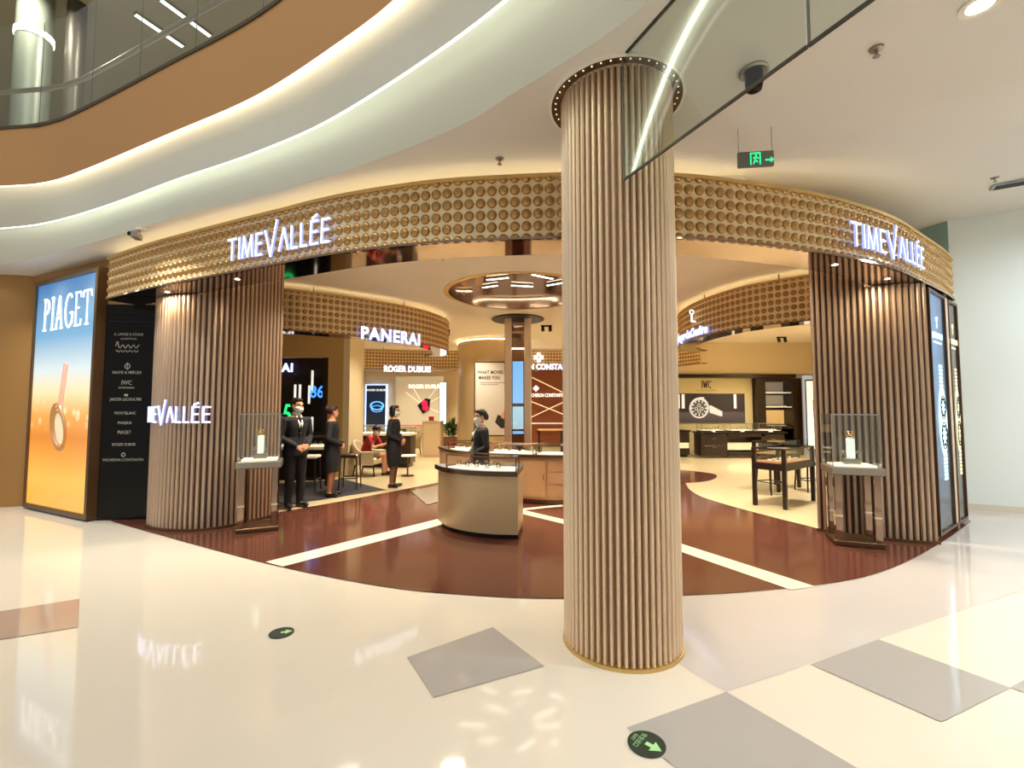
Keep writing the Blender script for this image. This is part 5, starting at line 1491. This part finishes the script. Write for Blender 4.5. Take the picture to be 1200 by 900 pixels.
    if mask:
        m = MB(); m.loft([(hp(0, -.03, -.112), .035 * k, .05 * k), (hp(0, -.04, -.08), .062 * k, .066 * k), (hp(0, -.036, -.04), .068 * k, .074 * k), (hp(0, -.034, -.012), .062 * k, .066 * k)], 20)
        vv = m.v
        if abs(head_yaw) + abs(head_pitch) > .01:
            vv = []
            for c, rx, ry in ((Vector((0, -.03, -.112)), .035, .05), (Vector((0, -.04, -.08)), .062, .066), (Vector((0, -.036, -.04)), .068, .074), (Vector((0, -.034, -.012)), .062, .066)):
                for i in range(20):
                    a = 2 * PI * i / 20; vv.append(hd + Rh @ ((c + Vector((rx * math.cos(a), ry * math.sin(a), 0))) * k))
        m.v = [tuple(q) for q in vv]
        m.build('face_mask', MASKM, t, smooth=True)
        m = MB()
        for sx in (-1, 1): m.tube(hp(sx * .066, -.04, -.035), hp(sx * .078, .02, .0), .0025, n=5)
        m.build('mask_loop', MASKM, t)
    hm = hairm or HAIR
    m = MB()
    m.ell(hp(0, .026, .036), (.081 * k, .094 * k, .094 * k), 18, 12, Rh)
    m.ell(hp(0, -.03, .09), (.064 * k, .06 * k, .034 * k), 14, 8, Rh)
    if hair == 'bun':
        m.ell(hp(0, .118, .06), (.05 * k, .045 * k, .05 * k), 14, 9, Rh); m.ell(hp(.03, .08, .105), (.045 * k, .05 * k, .04 * k), 12, 8, Rh)
    if hair == 'bob':
        m.ell(hp(0, .05, -.04), (.078 * k, .07 * k, .10 * k), 16, 10, Rh)
        for sx in (-1, 1): m.ell(hp(sx * .066, .01, -.04), (.022 * k, .045 * k, .085 * k), 12, 8, Rh)
    if hair == 'pony':
        m.ell(hp(0, .10, .0), (.04 * k, .045 * k, .06 * k), 12, 8, Rh)
    if not cap: solid(m, 'hair', hm, t, .009 * k, 2)
    else:
        solid(m, 'hair', hm, t, .009 * k, 2)
        m = MB(); m.ell(hp(0, .015, .075), (.088 * k, .10 * k, .06 * k), 18, 10, Rh); m.ell(hp(0, -.11, .06), (.07 * k, .075 * k, .012 * k), 16, 8, Rh); solid(m, 'cap', BLACKP, t, .009 * k, 2)
    return t
def stand(fem=False, clasp='front', H=1.7, lean=0.0, gap=.085):
    s = H / 1.7
    P = dict(pelvis=(0, 0, .94), waist=(0, .0, 1.08), chest=(0, -.0, 1.25), neck=(0, .01, 1.44), head=(0, -.01, 1.575), fem=fem)
    sw = .165 if fem else .19
    P['shoulder'] = ((-sw, .01, 1.345), (sw, .01, 1.345))
    P['elbow'] = ((-.245, .02, 1.09), (.245, .02, 1.09))
    P['wrist'] = ((-.085, -.185, .955), (.085, -.195, .965))
    P['handdir'] = ((.75, -.12, -.55), (-.75, -.16, -.5)); P['palm'] = ((0, 1, -.2), (0, 1, -.2)); P['thumb'] = ((.3, -.2, 1), (-.3, -.2, 1))
    P['hip'] = ((-gap, 0, .90), (gap, 0, .90)); P['knee'] = ((-gap - .005, -.01, .49), (gap + .005, -.01, .49)); P['ankle'] = ((-gap - .01, .02, .092), (gap + .01, .02, .092))
    P['toe'] = ((-.25, -1, 0), (.25, -1, 0))
    for n, v in P.items():
        if n in ('fem', 'handdir', 'palm', 'thumb', 'toe'): continue
        P[n] = tuple(Vector(q) * s for q in v) if isinstance(v[0], tuple) else Vector(v) * s
    return P
person('person in black suit, white shirt and face mask standing with clasped hands by the pedestal', (-3.48, 7.46, .011), .95, stand(H=1.76), 'suit', 1.76, 'short', head_yaw=.25)
P = stand(True, H=1.64); P['stock'] = mat('tan_stocking', '9a6248', .6)
person('person in knee-length black coat dress with hair in a bun, turned away from the mall', (-3.27, 8.42, .016), 1.75, P, 'dress', 1.64, 'bun', HAIRB, mask=False, head_yaw=.5)
person('person in black dress standing in profile beside the cream armchair', (-2.40, 9.42, .013), 1.45, stand(True, H=1.66, gap=.07), 'dress', 1.66, 'bob', mask=True)
person('person in black suit standing behind the front curved counter, looking left', (-.47, 6.98, .008), -1.2, stand(True, H=1.58), 'suit', 1.58, 'pony', mask=True)
# seated person with a phone
P = dict(pelvis=(0, .10, .50), waist=(0, .09, .63), chest=(0, .0, .80), neck=(0, -.09, .97), head=(0, -.16, 1.07), shoulder=((-.2, -.06, .91), (.2, -.06, .91)), elbow=((-.25, -.20, .68), (.25, -.20, .68)),
         wrist=((-.06, -.41, .76), (.06, -.41, .76)), handdir=((.25, -.7, .3), (-.25, -.7, .3)), palm=((.6, 0, .6), (-.6, 0, .6)), thumb=((.6, 0, 1), (-.6, 0, 1)),
         hip=((-.10, .06, .49), (.10, .06, .49)), knee=((-.13, -.40, .50), (.13, -.40, .50)), ankle=((-.13, -.42, .10), (.13, -.36, .10)), toe=((-.1, -1, 0), (.1, -1, 0)))
person('person in red shirt, shorts and dark cap sitting in the cream armchair with a phone', (-3.42, 11.15, .011), 1.45, P, 'red', 1.62, 'short', mask=True, head_pitch=.35, cap=True)
t = thing('phone', 'dark phone held by the seated person in red', 'phone', (0, 0, 0))
Rz = Matrix.Rotation(1.45, 3, 'Z'); pp = Rz @ Vector((0, -.50, .80)) + Vector((-3.42, 11.15, .011))
t.location = pp; t.rotation_euler = (0, 0, 1.45)
m = MB(); m.box((0, 0, 0), (.075, .01, .15), M=Matrix.Rotation(.7, 3, 'X')); m.build('case', BLACKP, t); m = MB(); m.box((0, .006, .004), (.068, .004, .14), M=Matrix.Rotation(.7, 3, 'X')); m.build('screen', mat('phone_screen', '6f8fae', .2, emit='7f9fbe', es=.4), t)
